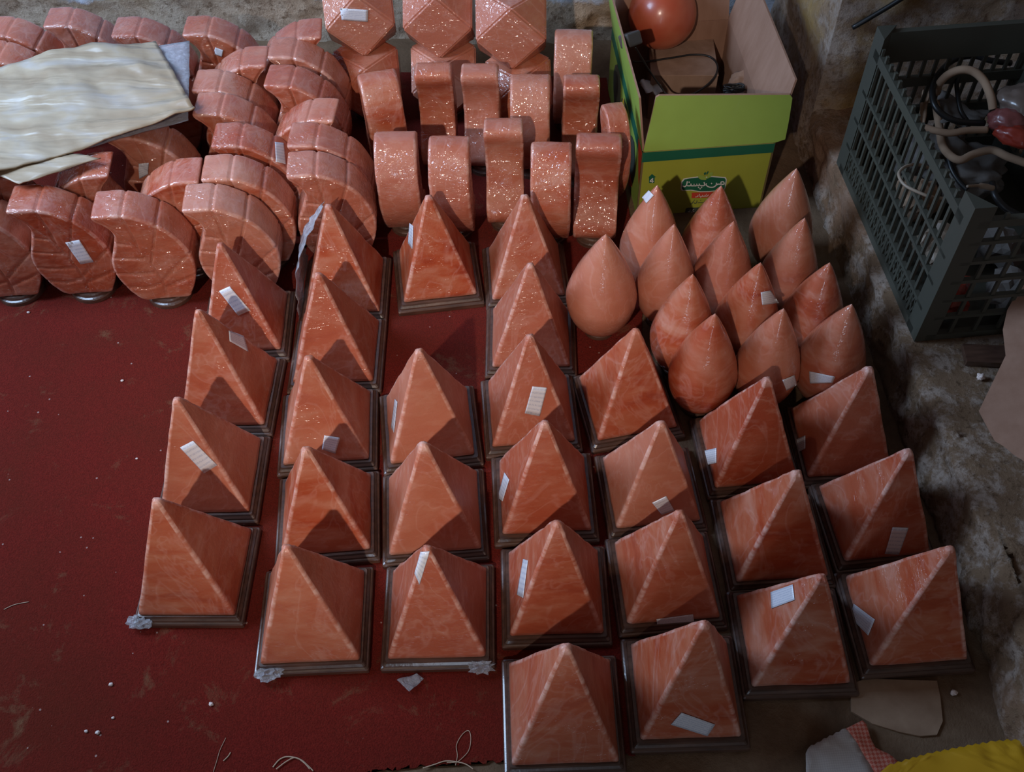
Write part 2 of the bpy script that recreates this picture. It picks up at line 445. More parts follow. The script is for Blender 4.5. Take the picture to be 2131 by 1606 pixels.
# ------------------------------------------------------------------ sticker projected on a lamp surface
def body_bvh(o):
    """tree of a part in world space (parent empties have only location and z rotation)"""
    p = o.parent; X = Matrix.Translation(p.location) @ Matrix.Rotation(p.rotation_euler.z, 4, 'Z') if p else Matrix()
    if p and p.scale[0] != 1: X = X @ Matrix.Diagonal((*p.scale, 1))
    return BVHTree.FromPolygons([X @ v.co for v in o.data.vertices], [tuple(q.vertices) for q in o.data.polygons]), X
def sticker(body, quad, lift=.0014, nu=10, nv=6, name='price_label', mat='label', free=False):
    tree, X = body_bvh(body); Xi = X.inverted(); hits = {}
    q = [Vector(a) for a in quad]
    for j in range(nv + 1):
        for i in range(nu + 1):
            s, t = i / nu, j / nv
            p = (q[0] * (1 - s) + q[1] * s) * (1 - t) + (q[3] * (1 - s) + q[2] * s) * t
            h = tree.ray_cast(CAM, ray(p.x, p.y).normalized())
            if h[0] is not None: hits[(i, j)] = (h[0], h[1] if h[1].dot(ray(p.x, p.y)) < 0 else -h[1])
            hits.setdefault((i, j), None)
    good = [h for h in hits.values() if h]
    if not good: return None
    n = sum((h[1] for h in good), Vector()).normalized(); c = sum((h[0] for h in good), Vector()) / len(good)
    v = []; uv = []
    for j in range(nv + 1):
        for i in range(nu + 1):
            h = hits[(i, j)]; s, t = i / nu, j / nv
            p = (q[0] * (1 - s) + q[1] * s) * (1 - t) + (q[3] * (1 - s) + q[2] * s) * t
            w_ = at_plane(p.x, p.y, c, n)
            if h and (h[0] - w_).length < .02: P = h[0] + h[1] * lift
            else: P = w_ + n * lift
            v.append(Xi @ P); uv.append((s, t))
    f = [(j * (nu + 1) + i, (j + 1) * (nu + 1) + i, (j + 1) * (nu + 1) + i + 1, j * (nu + 1) + i + 1) for j in range(nv) for i in range(nu)]
    m = len(v); ln = Xi.to_3x3() @ n * -.0005
    v += [a + ln for a in v]
    f += [tuple(a + m for a in reversed(q_)) for q_ in f]
    ring = [i for i in range(nu + 1)] + [(j) * (nu + 1) + nu for j in range(1, nv + 1)] + [nv * (nu + 1) + i for i in range(nu - 1, -1, -1)] + [j * (nu + 1) for j in range(nv - 1, 0, -1)]
    f += [(ring[i], ring[(i + 1) % len(ring)], ring[(i + 1) % len(ring)] + m, ring[i] + m) for i in range(len(ring))]
    o = fix(mesh(name, v, f, M[mat], body.parent, True, uvs=uv + uv))
    return o

# ------------------------------------------------------------------ pyramid lamps
def rounded_square(h, r, nside=7):
    """loop of (x,y,wear) round a square of half size h"""
    out = []
    for k in range(4):
        a0 = pi / 2 * k
        for j in range(3):                      # corner at angle a0+45deg
            a = a0 + (j / 2) * pi / 2
            out.append((*rot((h - r), (h - r), a0, r * cos(a - a0), r * sin(a - a0)), 1.0))
        for j in range(1, nside):
            t = j / nside
            # support points right after and before the corner
            tt = [0, .035, .2, .4, .6, .8, .965][j]
            y = (h - r) - 2 * (h - r) * tt
            out.append((*rot(0, 0, a0, y, h), .0 if .01 < tt < .99 else 1))
    return out
def rot(cx, cy, a, dx, dy):
    x, y = cx + dx, cy + dy
    return x * cos(a) - y * sin(a), x * sin(a) + y * cos(a)
def pyramid_body(seed, parent, s, ht, z0):
    rnd = random.Random(seed); h0 = .075 * s; r_tip = .0055
    levels = [0, .012, .04, .1, .18, .27, .36, .45, .54, .63, .72, .8, .87, .93, .965, .985, 1.0]
    v = []; wear = []; f = []; m = None
    off = rnd.uniform(0, 100); chip = rnd.choice([0, 0, 1, 2]); cc = rnd.randrange(4)
    def ring(h, z, inset=0, capw=0):
        nonlocal m
        R = rounded_square(h, min(.0042, h * .55)); m = len(R)
        for (x, y, wv) in R:
            d = nz((x + off, y, z), 22) * .0011 + nz((x, y + off, z), 60) * .0005 * (1 + 2 * wv)
            L_ = sqrt(x * x + y * y) + 1e-6
            v.append((x + x / L_ * d, y + y / L_ * d, z + z0)); wear.append(max(wv * .95, capw))
    ring(h0 - .004, 0, 0, .5)
    for t in levels[1:-1]:
        h = h0 + (r_tip - h0) * ((t - .012) / (1 - .012))
        ring(h, t * ht, 0, .75 if t > .95 else (.4 if t < .02 else 0))
    ring(r_tip * .45, ht, 0, .8)
    L = len(v) // m
    for i in range(L - 1):
        for j in range(m):
            f.append((i * m + j, i * m + (j + 1) % m, (i + 1) * m + (j + 1) % m, (i + 1) * m + j))
    f.append(tuple(reversed(range(m)))); f.append(tuple((L - 1) * m + j for j in range(m)))
    o = mesh('salt_body', v, f, M['salt'], parent, True); fix(o)
    a = o.data.attributes.new('wear', 'FLOAT', 'POINT')
    for i, x in enumerate(wear): a.data[i].value = x
    return o
def wood_square(parent, wd):
    pr = [(0, 0), (0, .009), (.0015, .0115), (.004, .0125), (.0045, .0155), (.0075, .019), (.009, .0225)]
    v = []; f = []; m = None
    for dx, z in pr:
        R = rounded_square(wd / 2 - dx, .0035); m = len(R); v += [(x, y, z) for x, y, _ in R]
    for i in range(len(pr) - 1):
        for j in range(m): f.append((i * m + j, i * m + (j + 1) % m, (i + 1) * m + (j + 1) % m, (i + 1) * m + j))
    f.append(tuple(reversed(range(m)))); f.append(tuple((len(pr) - 1) * m + j for j in range(m)))
    return fix(mesh('wooden_base', v, f, M['wood'], parent))

PY = {'1a': [-0.5171, 1.334, 0.0208, 0.9916, 0.0078], '1b': [-0.5254, 1.1551, -0.0365, 1.0171, 0.0427], '1c': [-0.5313, 0.9724, -0.0102, 1.0184, 0.0263], '1d': [-0.5291, 0.7865, -0.0361, 1.045, 0.0046], '2a': [-0.3295, 1.428, -0.0089, 0.9794, 0.0323], '2b': [-0.3332, 1.2454, -0.0145, 1.0065, -0.0132], '2c': [-0.3362, 1.0673, 0.0448, 1.0102, -0.0696], '2d': [-0.3222, 0.8857, 0.0595, .99, -0.0546], '2e': [-0.3273, 0.7004, 0.0125, 1.03, 0.0314], '3a': [-0.1447, 1.4441, 0.11, 0.9751, -0.0169], '3b': [-0.1516, 1.0646, 0.0997, 1.0, -0.0032], '3c': [-0.1398, 0.8834, 0.0482, 1.0224, -0.0528], '3d': [-0.129, 0.6995, -0.0078, 1.0212, -0.0193], '4a': [0.0356, 1.444, 0.0434, 0.9647, -0.011], '4b': [0.039, 1.2642, -0.0301, 0.9806, -0.0432], '4c': [0.0321, 1.0894, 0.0498, 0.9817, 0.0086], '4d': [0.049, 0.9116, 0.0201, 0.9992, 0.0032], '4e': [0.0586, 0.7285, -0.0054, 0.9793, 0.064], '4f': [0.0593, 0.5344, 0.004, 1.035, 0.0714], '5a': [0.2109, 1.1052, 0.1661, 0.9807, -0.0317], '5b': [0.2334, 0.9183, 0.0764, 0.96, -0.0481], '5c': [0.2393, 0.7468, 0.0498, 0.9866, 0.004], '5d': [0.2466, 0.5629, 0.0003, 0.9973, 0.1048], '6a': [0.4118, 0.9956, 0.0628, 0.9654, -0.006], '6b': [0.4258, 0.814, 0.0289, 1.0013, -0.053], '6c': [0.4246, 0.6383, -0.0013, 1.0031, -0.0213], '7a': [0.5793, 1.0125, 0.016, 0.9785, -0.0147], '7b': [0.601, 0.8448, 0.0762, 0.975, -0.0216], '7c': [0.6079, 0.6676, 0.0347, 1.0152, 0.0323]}
PL = {
 '1a': 'salmon salt pyramid with a sticker, rearmost of the leftmost column, beside the leaf lamps',
 '1b': 'salt pyramid with bluish left face and sticker on its right, second in leftmost column',
 '1c': 'dull brownish pink salt pyramid with a large tilted sticker near its left ridge, leftmost column',
 '1d': 'salt pyramid at the lower left corner, orange right face, film on its base',
 '2a': 'salt pyramid with a bright white glare streak on its left film, next to leaf lamps',
 '2b': 'red orange salt pyramid directly in front of the one with the bright glare streak',
 '2c': 'pale salt pyramid with a blunt tip and a sticker low on its front, second column',
 '2d': 'orange salt pyramid without sticker, second from the front in the second column',
 '2e': 'frontmost salt pyramid of the second column, crumpled film on its base corner',
 '3a': 'pale salt pyramid standing alone behind the bare square of red carpet',
 '3b': 'salt pyramid in front of the bare square of red carpet, sliver of sticker at left',
 '3c': 'smooth orange salt pyramid between two stickered ones in the third column',
 '3d': 'frontmost salt pyramid of the third column, sticker by its pale tip, crumpled film corner',
 '4a': 'rearmost salt pyramid of the fourth column, in front of the crescent lamps',
 '4b': 'salt pyramid just right of the bare red square, mostly hidden by one in front',
 '4c': 'salt pyramid with an upright sticker in the middle of its front face',
 '4d': 'salt pyramid with rough worn front corner and a sticker on its left edge, fourth column',
 '4e': 'dark red salt pyramid with narrow sticker on left face and pale chipped front edge',
 '4f': 'greyish pink salt pyramid at the very front, cut by the bottom of the photo',
 '5a': 'orange salt pyramid without base showing in front, just left of the teardrop lamps',
 '5b': 'orange salt pyramid with a pale streaked ridge and sticker at the lower front edge',
 '5c': 'bright orange salt pyramid with a translucent sticker on its front base edge',
 '5d': 'salt pyramid with pale tip and a tilted sticker low on the front, bottom centre',
 '6a': 'salt pyramid with a sticker hanging off its left edge, in front of the teardrops',
 '6b': 'plain dusky salt pyramid without sticker in the sixth column',
 '6c': 'salt pyramid with a square sticker near its top, frontmost of the sixth column',
 '7a': 'deep red salt pyramid at the rear of the column nearest the right wall',
 '7b': 'dim brownish salt pyramid by the right wall with a greenish sticker low on its front',
 '7c': 'dark salt pyramid in the lower right corner by the wall, long bright ridge'}
PS = {'1a': [(456, 605), (478, 595), (521, 645), (496, 656)], '1b': [(475, 688), (506, 699), (516, 732), (477, 710)], '1c': [(375, 930), (402, 916), (452, 967), (425, 984)],
 '2c': [(675, 905), (708, 910), (698, 943), (670, 934)], '3a': [(853, 464), (861, 470), (859, 518), (850, 506)], '3b': [(823, 830), (828, 836), (821, 900), (815, 888)],
 '3d': [(877, 1148), (894, 1147), (873, 1215), (864, 1192)], '4c': [(1108, 803), (1138, 806), (1123, 865), (1092, 859)], '4d': [(1051, 983), (1061, 998), (1047, 1043), (1037, 1034)],
 '4e': [(1090, 1163), (1100, 1166), (1090, 1244), (1077, 1237)], '5b': [(1357, 1045), (1386, 1031), (1403, 1061), (1377, 1070)], '5d': [(1418, 1481), (1488, 1506), (1472, 1530), (1396, 1506)],
 '6a': [(1457, 940), (1492, 932), (1492, 963), (1461, 970)], '6c': [(1605, 1232), (1651, 1216), (1655, 1248), (1607, 1266)], '7a': [(1643, 921), (1677, 906), (1677, 933), (1648, 948)],
 '7b': [(1857, 1096), (1890, 1097), (1870, 1153), (1841, 1151)], '7c': [(1778, 1256), (1822, 1289), (1808, 1322), (1771, 1284)], '5c': [(1366, 1287), (1442, 1277), (1444, 1292), (1368, 1308)]}
def tent_side(parent, s, apex_z, wd, side=-1):
    """clear shrink film stretched from the tip to the outer edge of the wooden base on one side"""
    v = []; f = []; n, m = 16, 10
    for j in range(n + 1):
        t = j / n
        for i in range(m + 1):
            u = i / m * 2 - 1
            half = wd / 2 * (1 - t) + .006 * t
            x = side * (wd / 2 * (1 - t) + .009 * t) * 1.0
            bow = .024 * sin(pi * t) ** 1.3 + .003 * sin(t * 40 + u * 3)  # bulge shaped so the film's upper half glints in the daylight
            v.append((x + side * bow + .0012 * nz((u, t * 3, 0), 4, s), u * half, .012 + (apex_z - .012) * t))
    for j in range(n):
        for i in range(m):
            a = j * (m + 1) + i; f.append((a, a + 1, a + m + 2, a + m + 1))
    o = mesh('plastic_film', v, f, M['film_dense'], parent, True)
    md = o.modifiers.new('thickness', 'SOLIDIFY'); md.thickness = .0003
    o['label'] = 'glossy clear film tented over one side'
    return o
def crumple(parent, x, y, z, r, seed):
    """crumpled ear of film at a base corner"""
    bm = bmesh.new(); bmesh.ops.create_icosphere(bm, subdivisions=3, radius=1)
    for q in bm.verts:
        d = 1 + .7 * nz(q.co + Vector((seed, 0, 0)), 3.2)
        q.co = Vector((q.co.x * r * d, q.co.y * r * .62 * d, q.co.z * .0075 * d))
        q.co += Vector((x, y, z))
    me = bpy.data.meshes.new('film_corner'); bm.to_mesh(me); bm.free(); me.materials.append(M['film_dense'])
    o = bpy.data.objects.new('film_corner', me); col.objects.link(o); o.parent = parent
    o['label'] = 'crumpled clear film at the corner of the base'
for i, (k, (x, y, yaw, s, h)) in enumerate(PY.items()):
    onc = x < .17 + .1 * (y - .47) / .9
    y -= {'2a': .012, '1a': .008, '4a': .006, '7a': .008, '6a': .004}.get(k, 0)
    root = empty('pyramid_salt_lamp', (x, y, FL if x < .17 else .0005), yaw)
    tag(root, PL[k], 'salt lamp', 'pyramid salt lamps in rows on the floor')
    wd = min(.1782 * s, .1782 * (1 + (s - 1) * .3)); wd = min(wd, .179)
    wood_square(root, wd)
    body = pyramid_body(100 + i, root, s, .2195 * s * (1 + h) - .003, .0226)
    if k in PS:
        sticker(body, PS[k])
    if k == '2a': tent_side(root, s, .0226 + .2195 * s * (1 + h), wd)
    if k == '1d': crumple(root, -wd / 2 + .012, -wd / 2 + .004, .0145, .019, 1)
    if k == '2e': crumple(root, -wd / 2 + .024, -wd / 2 + .002, .0145, .020, 4)
    if k == '3d': crumple(root, wd / 2 - .022, -wd / 2 + .002, .0145, .017, 7)

# ------------------------------------------------------------------ round wooden base
def wood_round(parent, R, cx=0, cy=0):
    pr = [(R, 0), (R, .008), (R - .0015, .0105), (R - .005, .012), (R - .006, .016), (R - .008, .0192), (R - .012, .0200)]
    n = 40; v = []; f = []
    for r, z in pr: v += [(cx + r * cos(2 * pi * k / n), cy + r * sin(2 * pi * k / n), z) for k in range(n)]
    for i in range(len(pr) - 1):
        for k in range(n): f.append((i * n + k, i * n + (k + 1) % n, (i + 1) * n + (k + 1) % n, (i + 1) * n + k))
    f.append(tuple(reversed(range(n)))); f.append(tuple((len(pr) - 1) * n + k for k in range(n)))
    return fix(mesh('wooden_base', v, f, M['wood'], parent))

# ------------------------------------------------------------------ thick extruded lamps (leaf and crescent)
def extruded(name, outline, centre, th, veins, rimcuts, parent, mat, axis='y', n=240, rings=30, edge=.006, z0=0.0, seam=True, seed=0):
    loop = resample(smooth_loop([Vector((a, b, 0)) for a, b in outline], 8), n)
    c = Vector((centre[0], centre[1], 0)); v = []; wear = []; f = []
    def cut(p):
        d = min([(p - Vector((a, b, 0))).length for a, b in rimcuts] + [9]); return .0042 * exp(-(d / .0021) ** 2)
    def vein(p):
        d = 9
        for line in veins:
            for a, b in zip(line[:-1], line[1:]):
                a = Vector((*a, 0)); b = Vector((*b, 0)); ab = b - a
                t = max(0, min(1, (p - a).dot(ab) / ab.length_squared)); d = min(d, (p - a - ab * t).length)
        return .0034 * exp(-(d / .0020) ** 2)
    outl = []
    for p in loop:
        dd = (p - c); outl.append(p - dd.normalized() * cut(p))
    def put(p, d, wv):
        q = Vector((p.x, p.y, d)); e = nz(q + Vector((seed, 0, 0)), 30) * .0012
        x, z = p.x, p.y
        if axis == 'y': v.append((x, d + (e if abs(d) > th / 2 - .004 else 0), z + z0))
        else: v.append((d + (e if abs(d) > th / 2 - .004 else 0), x, z + z0))
        wear.append(wv)
    rows = []
    # front face rings from centre outward, then rim, then back face inward
    S = [.02 + .98 * (i / rings) ** .85 for i in range(rings + 1)]
    def face_ring(s, sgn):
        st = len(v)
        for p in outl:
            q = c + (p - c) * s; L = (p - c).length; d_edge = L * (1 - s)
            rr = 0
            if d_edge < edge: rr = edge - sqrt(max(0, edge * edge - (edge - d_edge) ** 2))
            vn = vein(q); put(q, sgn * (th / 2 - rr - vn), .7 if d_edge < edge else min(.8, vn * 110))
        rows.append(st)
    for s in S[:-3]: face_ring(s, -1)
    for de in (.0045, .002, .0006):
        st = len(v)
        for p in outl:
            L = (p - c).length; q = p - (p - c).normalized() * de
            rr = edge - sqrt(max(0, edge * edge - (edge - de) ** 2)); put(q, -(th / 2 - rr - vein(q) * .6), .75)
        rows.append(st)
    K = 9
    for k in range(K + 1):
        st = len(v); d = -(th / 2 - edge) + (th - 2 * edge) * k / K
        for p in outl:
            q = p + (p - c).normalized() * ((.0005 if (seam and k in (4, 5)) else 0) + .0012 * nz((p.x, p.y, d + seed), 25))
            put(q, d, .12)
        rows.append(st)
    for de in (.0006, .002, .0045):
        st = len(v)
        for p in outl:
            q = p - (p - c).normalized() * de
            rr = edge - sqrt(max(0, edge * edge - (edge - de) ** 2)); put(q, (th / 2 - rr - vein(q) * .6), .75)
        rows.append(st)
    for s in reversed(S[:-3]): face_ring(s, 1)
    for a, b in zip(rows[:-1], rows[1:]):
        for k in range(n): f.append((a + k, a + (k + 1) % n, b + (k + 1) % n, b + k))
    f.append(tuple(rows[0] + k for k in range(n))); f.append(tuple(rows[-1] + k for k in reversed(range(n))))
    o = mesh(name, v, f, mat, parent, True); fix(o)
    a = o.data.attributes.new('wear', 'FLOAT', 'POINT')
    for i, x in enumerate(wear): a.data[i].value = x
    return o
LEAF = [(-.074, .227), (-.055, .2295), (-.029, .229), (-.004, .222), (.018, .210), (.036, .197), (.054, .179), (.068, .152), (.078, .122), (.080, .095), (.076, .065), (.066, .035), (.055, .014), (.045, .0), (.015, 0), (-.015, 0), (-.043, 0), (-.060, .022), (-.071, .052), (-.076, .080), (-.074, .108), (-.063, .136), (-.052, .162), (-.047, .180), (-.051, .197), (-.062, .212)]
LV = [[(.004, .012), (.006, .045), (.003, .075), (-.003, .105), (-.013, .135), (-.028, .165), (-.048, .198), (-.068, .222)],
      [(-.013, .135), (-.014, .18), (-.020, .228)], [(-.001, .10), (.018, .15), (.036, .197)], [(.006, .05), (.036, .08), (.076, .118)], [(.005, .03), (.04, .045), (.074, .062)],
      [(-.006, .115), (-.04, .118), (-.068, .124)], [(.003, .075), (-.035, .075), (-.076, .082)], [(.006, .045), (-.03, .035), (-.068, .043)], [(-.022, .152), (-.045, .158), (-.052, .164)]]
LC = [(-.020, .228), (.036, .197), (.0785, .118)]
leaf_proto = []
def leaf_lamp(x, y, yaw, label, flip=False):
    if not leaf_proto:
        o = empty('leaf_salt_lamp', (0, 0, FL))
        leaf_proto.extend([o, extruded('salt_body', LEAF, (.008, .135), .075, LV, LC, o, M['salt_film'], z0=.0202), wood_round(o, .047)])
    else:
        o = leaf_proto[0].copy(); col.objects.link(o)
        for ch in leaf_proto[1:]:
            c = ch.copy(); col.objects.link(c); c.parent = o
    o.location = (x, y, FL); o.rotation_euler = (0, 0, yaw + (pi if flip else 0))
    tag(o, label, 'salt lamp', 'leaf shaped salt lamps by the back wall')
    return o
LF = [  # kind, front tip pixel, yaw in degrees, label
 ('L', (187, 455), 4, 'leaf lamp with clear carved veins and no sticker, right of the stickered one, front row'),
 ('L', (10, 442), 2, 'leaf lamp with a slanting sticker on its front face, front row at left'),
 ('L', (-160, 450), 3, 'leaf lamp cut off by the left edge of the photo, front row'),
 ('L', (377, 440), 3, 'pale leaf lamp in the front row, lower right side hidden by a pyramid tip'),
 ('L', (595, 369), 3, 'pale smooth leaf lamp directly behind the pyramid with the glare streak'),
 ('L', (417, 376), 2, 'leaf lamp second from the front, directly behind the pale overlapped one'),
 ('R', (413, 380), 3, 'pale leaf lamp with tip pointing right, just below the dark gap by the bag'),
 ('R', (225, 367), 4, 'orange leaf lamp with tip pointing right, sticking out under the lower edge of the bag'),
 ('R', (50, 370), 4, 'dark orange leaf lamp under the lowest corner of the cream bag, far left'),
 ('L', (438, 306), 0, 'leaf lamp with a sticker on the right shoulder of its rim'),
 ('L', (596, 305), -2, 'leaf lamp with deep rim grooves left of the front crescent lamps'),
 ('L', (216, 290), 0, 'orange leaf lamp coming out from under the right part of the bag, small sticker low'),
 ('L', (399, 240), -1, 'mauve leaf lamp next to the right corner of the cream bag'),
 ('R', (694, 253), -5, 'leaf lamp with its tip pointing right toward the crescent lamps, middle rows'),
 ('L', (397, 190), -2, 'mauve leaf lamp behind the one beside the right corner of the bag'),
 ('L', (547, 179), -5, 'pale leaf lamp, third from the rear at the right end of the leaf group'),
 ('L', (555, 120), -3, 'leaf lamp with sparkling wrinkled film near the sticker polyhedron'),
 ('L', (378, 74), 0, 'mauve topped leaf lamp against the back wall, small sticker on its front'),
 ('L', (230, 76), 0, 'brownish leaf lamp against the back wall above the top right corner of the bag'),
 ('L', (88, 56), 1, 'red orange leaf lamp against the back wall, second from the left'),
 ('L', (-42, 74), -4, 'dark orange leaf lamp against the back wall at the far left corner'),
 ('L', (-62, 126), -4, 'orange leaf lamp half hidden by the upper left edge of the cream bag'),
 ('R', (553, 138), 2, 'whitish leaf lamp with tip pointing right and a bluish glare along its edge'),
 ('R', (669, 78), 4, 'pale leaf lamp with tip pointing right at the wall, left of the faceted blocks'),
 ('R', (377, 136), 0, 'leaf lamp whose cream tip pokes out from under the top right corner of the bag'),
]
leafs = []
for kind, px, yd, lab in LF:
    z = FL + .020 + .228
    tip = at(px[0], px[1], z); a = radians(yd)
    lx, ly = (-.074, -.0375) if kind == 'L' else (.074, -.0375)
    cx = tip.x - (lx * cos(a) - ly * sin(a)); cy = tip.y - (lx * sin(a) + ly * cos(a))
    o = leaf_lamp(cx, cy, a, lab, kind == 'R'); leafs.append(o)
    if len(leafs) in (4, 5): [c for c in bpy.data.objects if c.parent == o and c.name.startswith('wooden')][0].scale = (.75, .75, 1)
def body_of(root): return [c for c in bpy.data.objects if c.parent == root and c.name.startswith('salt_body')][0]
sticker(body_of(leafs[1]), [(136, 504), (165, 498), (195, 544), (168, 549)])
sticker(body_of(leafs[9]), [(572, 296), (590, 298), (594, 342), (574, 336)])
sticker(body_of(leafs[11]), [(288, 340), (310, 338), (308, 362), (290, 372)])
sticker(body_of(leafs[17]), [(448, 98), (465, 104), (462, 118), (446, 112)])

# ------------------------------------------------------------------ crescent lamps seen edge-on
CRES = [(.012, .232), (-.012, .230), (-.034, .212), (-.052, .180), (-.060, .140), (-.058, .098), (-.044, .055), (-.022, .018), (-.006, 0), (.012, 0), (.036, 0), (.052, .010), (.060, .030), (.050, .052), (.024, .078), (.012, .110), (.008, .145), (.014, .180), (.026, .208), (.026, .226)]
def cres_profile(o): return o
cres = []
CR = [ # centre of top edge px, yaw deg, faces: 'V' convex to front / 'C' hollow to front, thickness scale, label
 ((821, 296.5), 0, 'V', 1.04, 'crescent salt lamp at the left end of the front crescent row'),
 ((933, 306), -3, 'V', 1.0, 'orange crescent salt lamp second from left in the front crescent row'),
 ((1047, 273), -2, 'C', .96, 'bright orange crescent salt lamp with its hollow side forward, middle of the front row'),
 ((1147, 319), -3, 'V', .98, 'crescent salt lamp just right of the bright orange hollow-side one, front row'),
 ((1247, 305), -5, 'C', 1.10, 'pale crescent salt lamp at the right end of the front row near the green box'),
 ((788, 168), 14, 'V', 1.0, 'mauve turned crescent salt lamp at the left end of the second row'),
 ((900, 154), -2, 'C', .95, 'crescent salt lamp with two bright glare bands, second row, below the middle block'),
 ((997, 156), -3, 'C', .96, 'crescent salt lamp of the second row behind the bright orange hollow one'),
 ((1103, 175), -2, 'V', 1.02, 'pale brown crescent salt lamp in the second row with a round white glare'),
 ((1211, 180), -3, 'C', .93, 'crescent salt lamp at the right end of the second row beside the green box'),
 ((1194, 80), -4, 'V', 1.02, 'tall looking crescent salt lamp alone in the rearmost row beside the green box'),
]
proto = {}
for px, yd, kind, ts, lab in CR:
    z = FL + .020 + .230; p = at(px[0], px[1], z); a = radians(yd)
    if not proto:
        root = empty('crescent_salt_lamp', (0, 0, FL))
        extruded('salt_body', CRES, (-.018, .11), .081, [], [], root, M['salt_film'], axis='x', n=110, rings=12, z0=.0202, seam=False, edge=.007)
        wood_round(root, .034, 0, .018)
        proto['r'] = root; proto['k'] = [c for c in bpy.data.objects if c.parent == root]; o = root
    else:
        o = proto['r'].copy(); col.objects.link(o)
        for k_ in proto['k']:
            d = k_.copy(); col.objects.link(d); d.parent = o
    off = Vector((0, -.004)) if kind == 'V' else Vector((0, .012))
    rz = a + (0 if kind == 'V' else pi)
    # local top sits at y=+0 (convex) or y=0.02 turned
    lt = Vector((0, -.012 if kind == 'V' else -.026)); lt = Vector((lt.x * cos(a) - lt.y * sin(a), lt.x * sin(a) + lt.y * cos(a)))
    o.location = (p.x - lt.x, p.y - lt.y, FL); o.rotation_euler = (0, 0, rz); o.scale = (ts, 1, 1)
    tag(o, lab, 'salt lamp', 'crescent salt lamps seen edge-on'); cres.append(o)
# one more, turned, squeezed between the front right crescent and the carton
o = proto['r'].copy(); col.objects.link(o)
for k_ in proto['k']:
    d = k_.copy(); col.objects.link(d); d.parent = o
o.location = (.222, 1.655, FL); o.rotation_euler = (0, 0, radians(12)); o.scale = (.55, 1, 1)
tag(o, 'thin crescent salt lamp mostly hidden between the pale crescent and the green box', 'salt lamp', 'crescent salt lamps seen edge-on')

# ------------------------------------------------------------------ teardrop lamps
def tear_body(parent, R, Ht, z0, seed):
    n, m = 48, 44; v = []; f = []; wear = []
    zc = .335
    ts = [0, .004, .015] + [i / (n - 3) for i in range(2, n - 4) if i / (n - 3) < .935] + [.945, .955, .965, .975, .984, .991, .996, .9995]
    for t in ts:
        if t < zc: r = R * sqrt(max(0, 1 - ((zc - t) / (zc + .065)) ** 2))
        else: r = R * (1 - ((t - zc) / (1.012 - zc)) ** 1.42)
        if t > .945: r = r * sqrt(max(0.0, 1 - ((t - .945) / .056) ** 2))
        if t < .003: r *= .93
        for k in range(m):
            a = 2 * pi * k / m; d = 1 + .014 * nz((cos(a) + seed, sin(a), t * 3), 1.6)
            v.append((r * d * cos(a), r * d * sin(a), z0 + t * Ht)); wear.append(.4 if t > .975 else 0)
    for i in range(len(ts) - 1):
        for k in range(m): f.append((i * m + k, i * m + (k + 1) % m, (i + 1) * m + (k + 1) % m, (i + 1) * m + k))
    f.append(tuple(reversed(range(m)))); f.append(tuple((len(ts) - 1) * m + k for k in range(m)))
    o = mesh('salt_body', v, f, M['salt_taut'], parent, True); fix(o)
    a = o.data.attributes.new('wear', 'FLOAT', 'POINT')
    for i, x in enumerate(wear): a.data[i].value = x
    return o
TD = [((1261, 487), .0685, 'teardrop salt lamp standing apart on the red carpet, leftmost of the teardrops'),
 ((1368, 385), .0605, 'teardrop salt lamp at the left front corner of the green box, sticker behind its shoulder'),
 ((1403, 466), .0575, 'plain pale teardrop salt lamp between the box corner one and the apart one'),
 ((1442, 570), .060, 'orange teardrop salt lamp with a nicked right side above the dry twig'),
 ((1490, 660), .062, 'frontmost orange teardrop salt lamp, in front of all the others'),
 ((1501, 386), .0605, 'teardrop salt lamp against the middle of the green box front, covering its logo'),
 ((1527, 460), .061, 'deep orange teardrop salt lamp with wrinkled film in the middle of the group'),
 ((1583, 546), .061, 'teardrop salt lamp with a sticker on its upper right side'),
 ((1633, 649), .059, 'orange teardrop salt lamp with a sticker low on its right side'),
 ((1658, 350), .0625, 'rearmost brownish teardrop salt lamp by the right wall, long blue glare'),
 ((1675, 453), .0575, 'dull pink teardrop salt lamp second from rear along the right wall'),
 ((1727, 546), .0605, 'dusky teardrop salt lamp third from rear along the right wall'),
 ((1775, 640), .063, 'dark teardrop salt lamp by the right wall with white sticker round its foot')]
TS = {1: [(1337, 411), (1351, 396), (1361, 406), (1346, 423)], 7: [(1583, 608), (1602, 604), (1620, 630), (1586, 634)], 8: [(1628, 790), (1652, 780), (1658, 800), (1636, 812)], 12: [(1685, 772), (1738, 783), (1732, 796), (1686, 797)]}
for i, (px, R, lab) in enumerate(TD):
    z0 = .0202; Ht = .238; base = FL if i in (0,) else .0005
    p = at(px[0], px[1], base + z0 + Ht); p.y += .008 if i in (4, 8, 12) else 0
    root = empty('teardrop_salt_lamp', (p.x, p.y, base)); tag(root, lab, 'salt lamp', 'teardrop salt lamps beside the green box')
    wood_round(root, .030)
    b = tear_body(root, R * .985, Ht, z0, i * 7.3)
    if i in TS: sticker(b, TS[i])

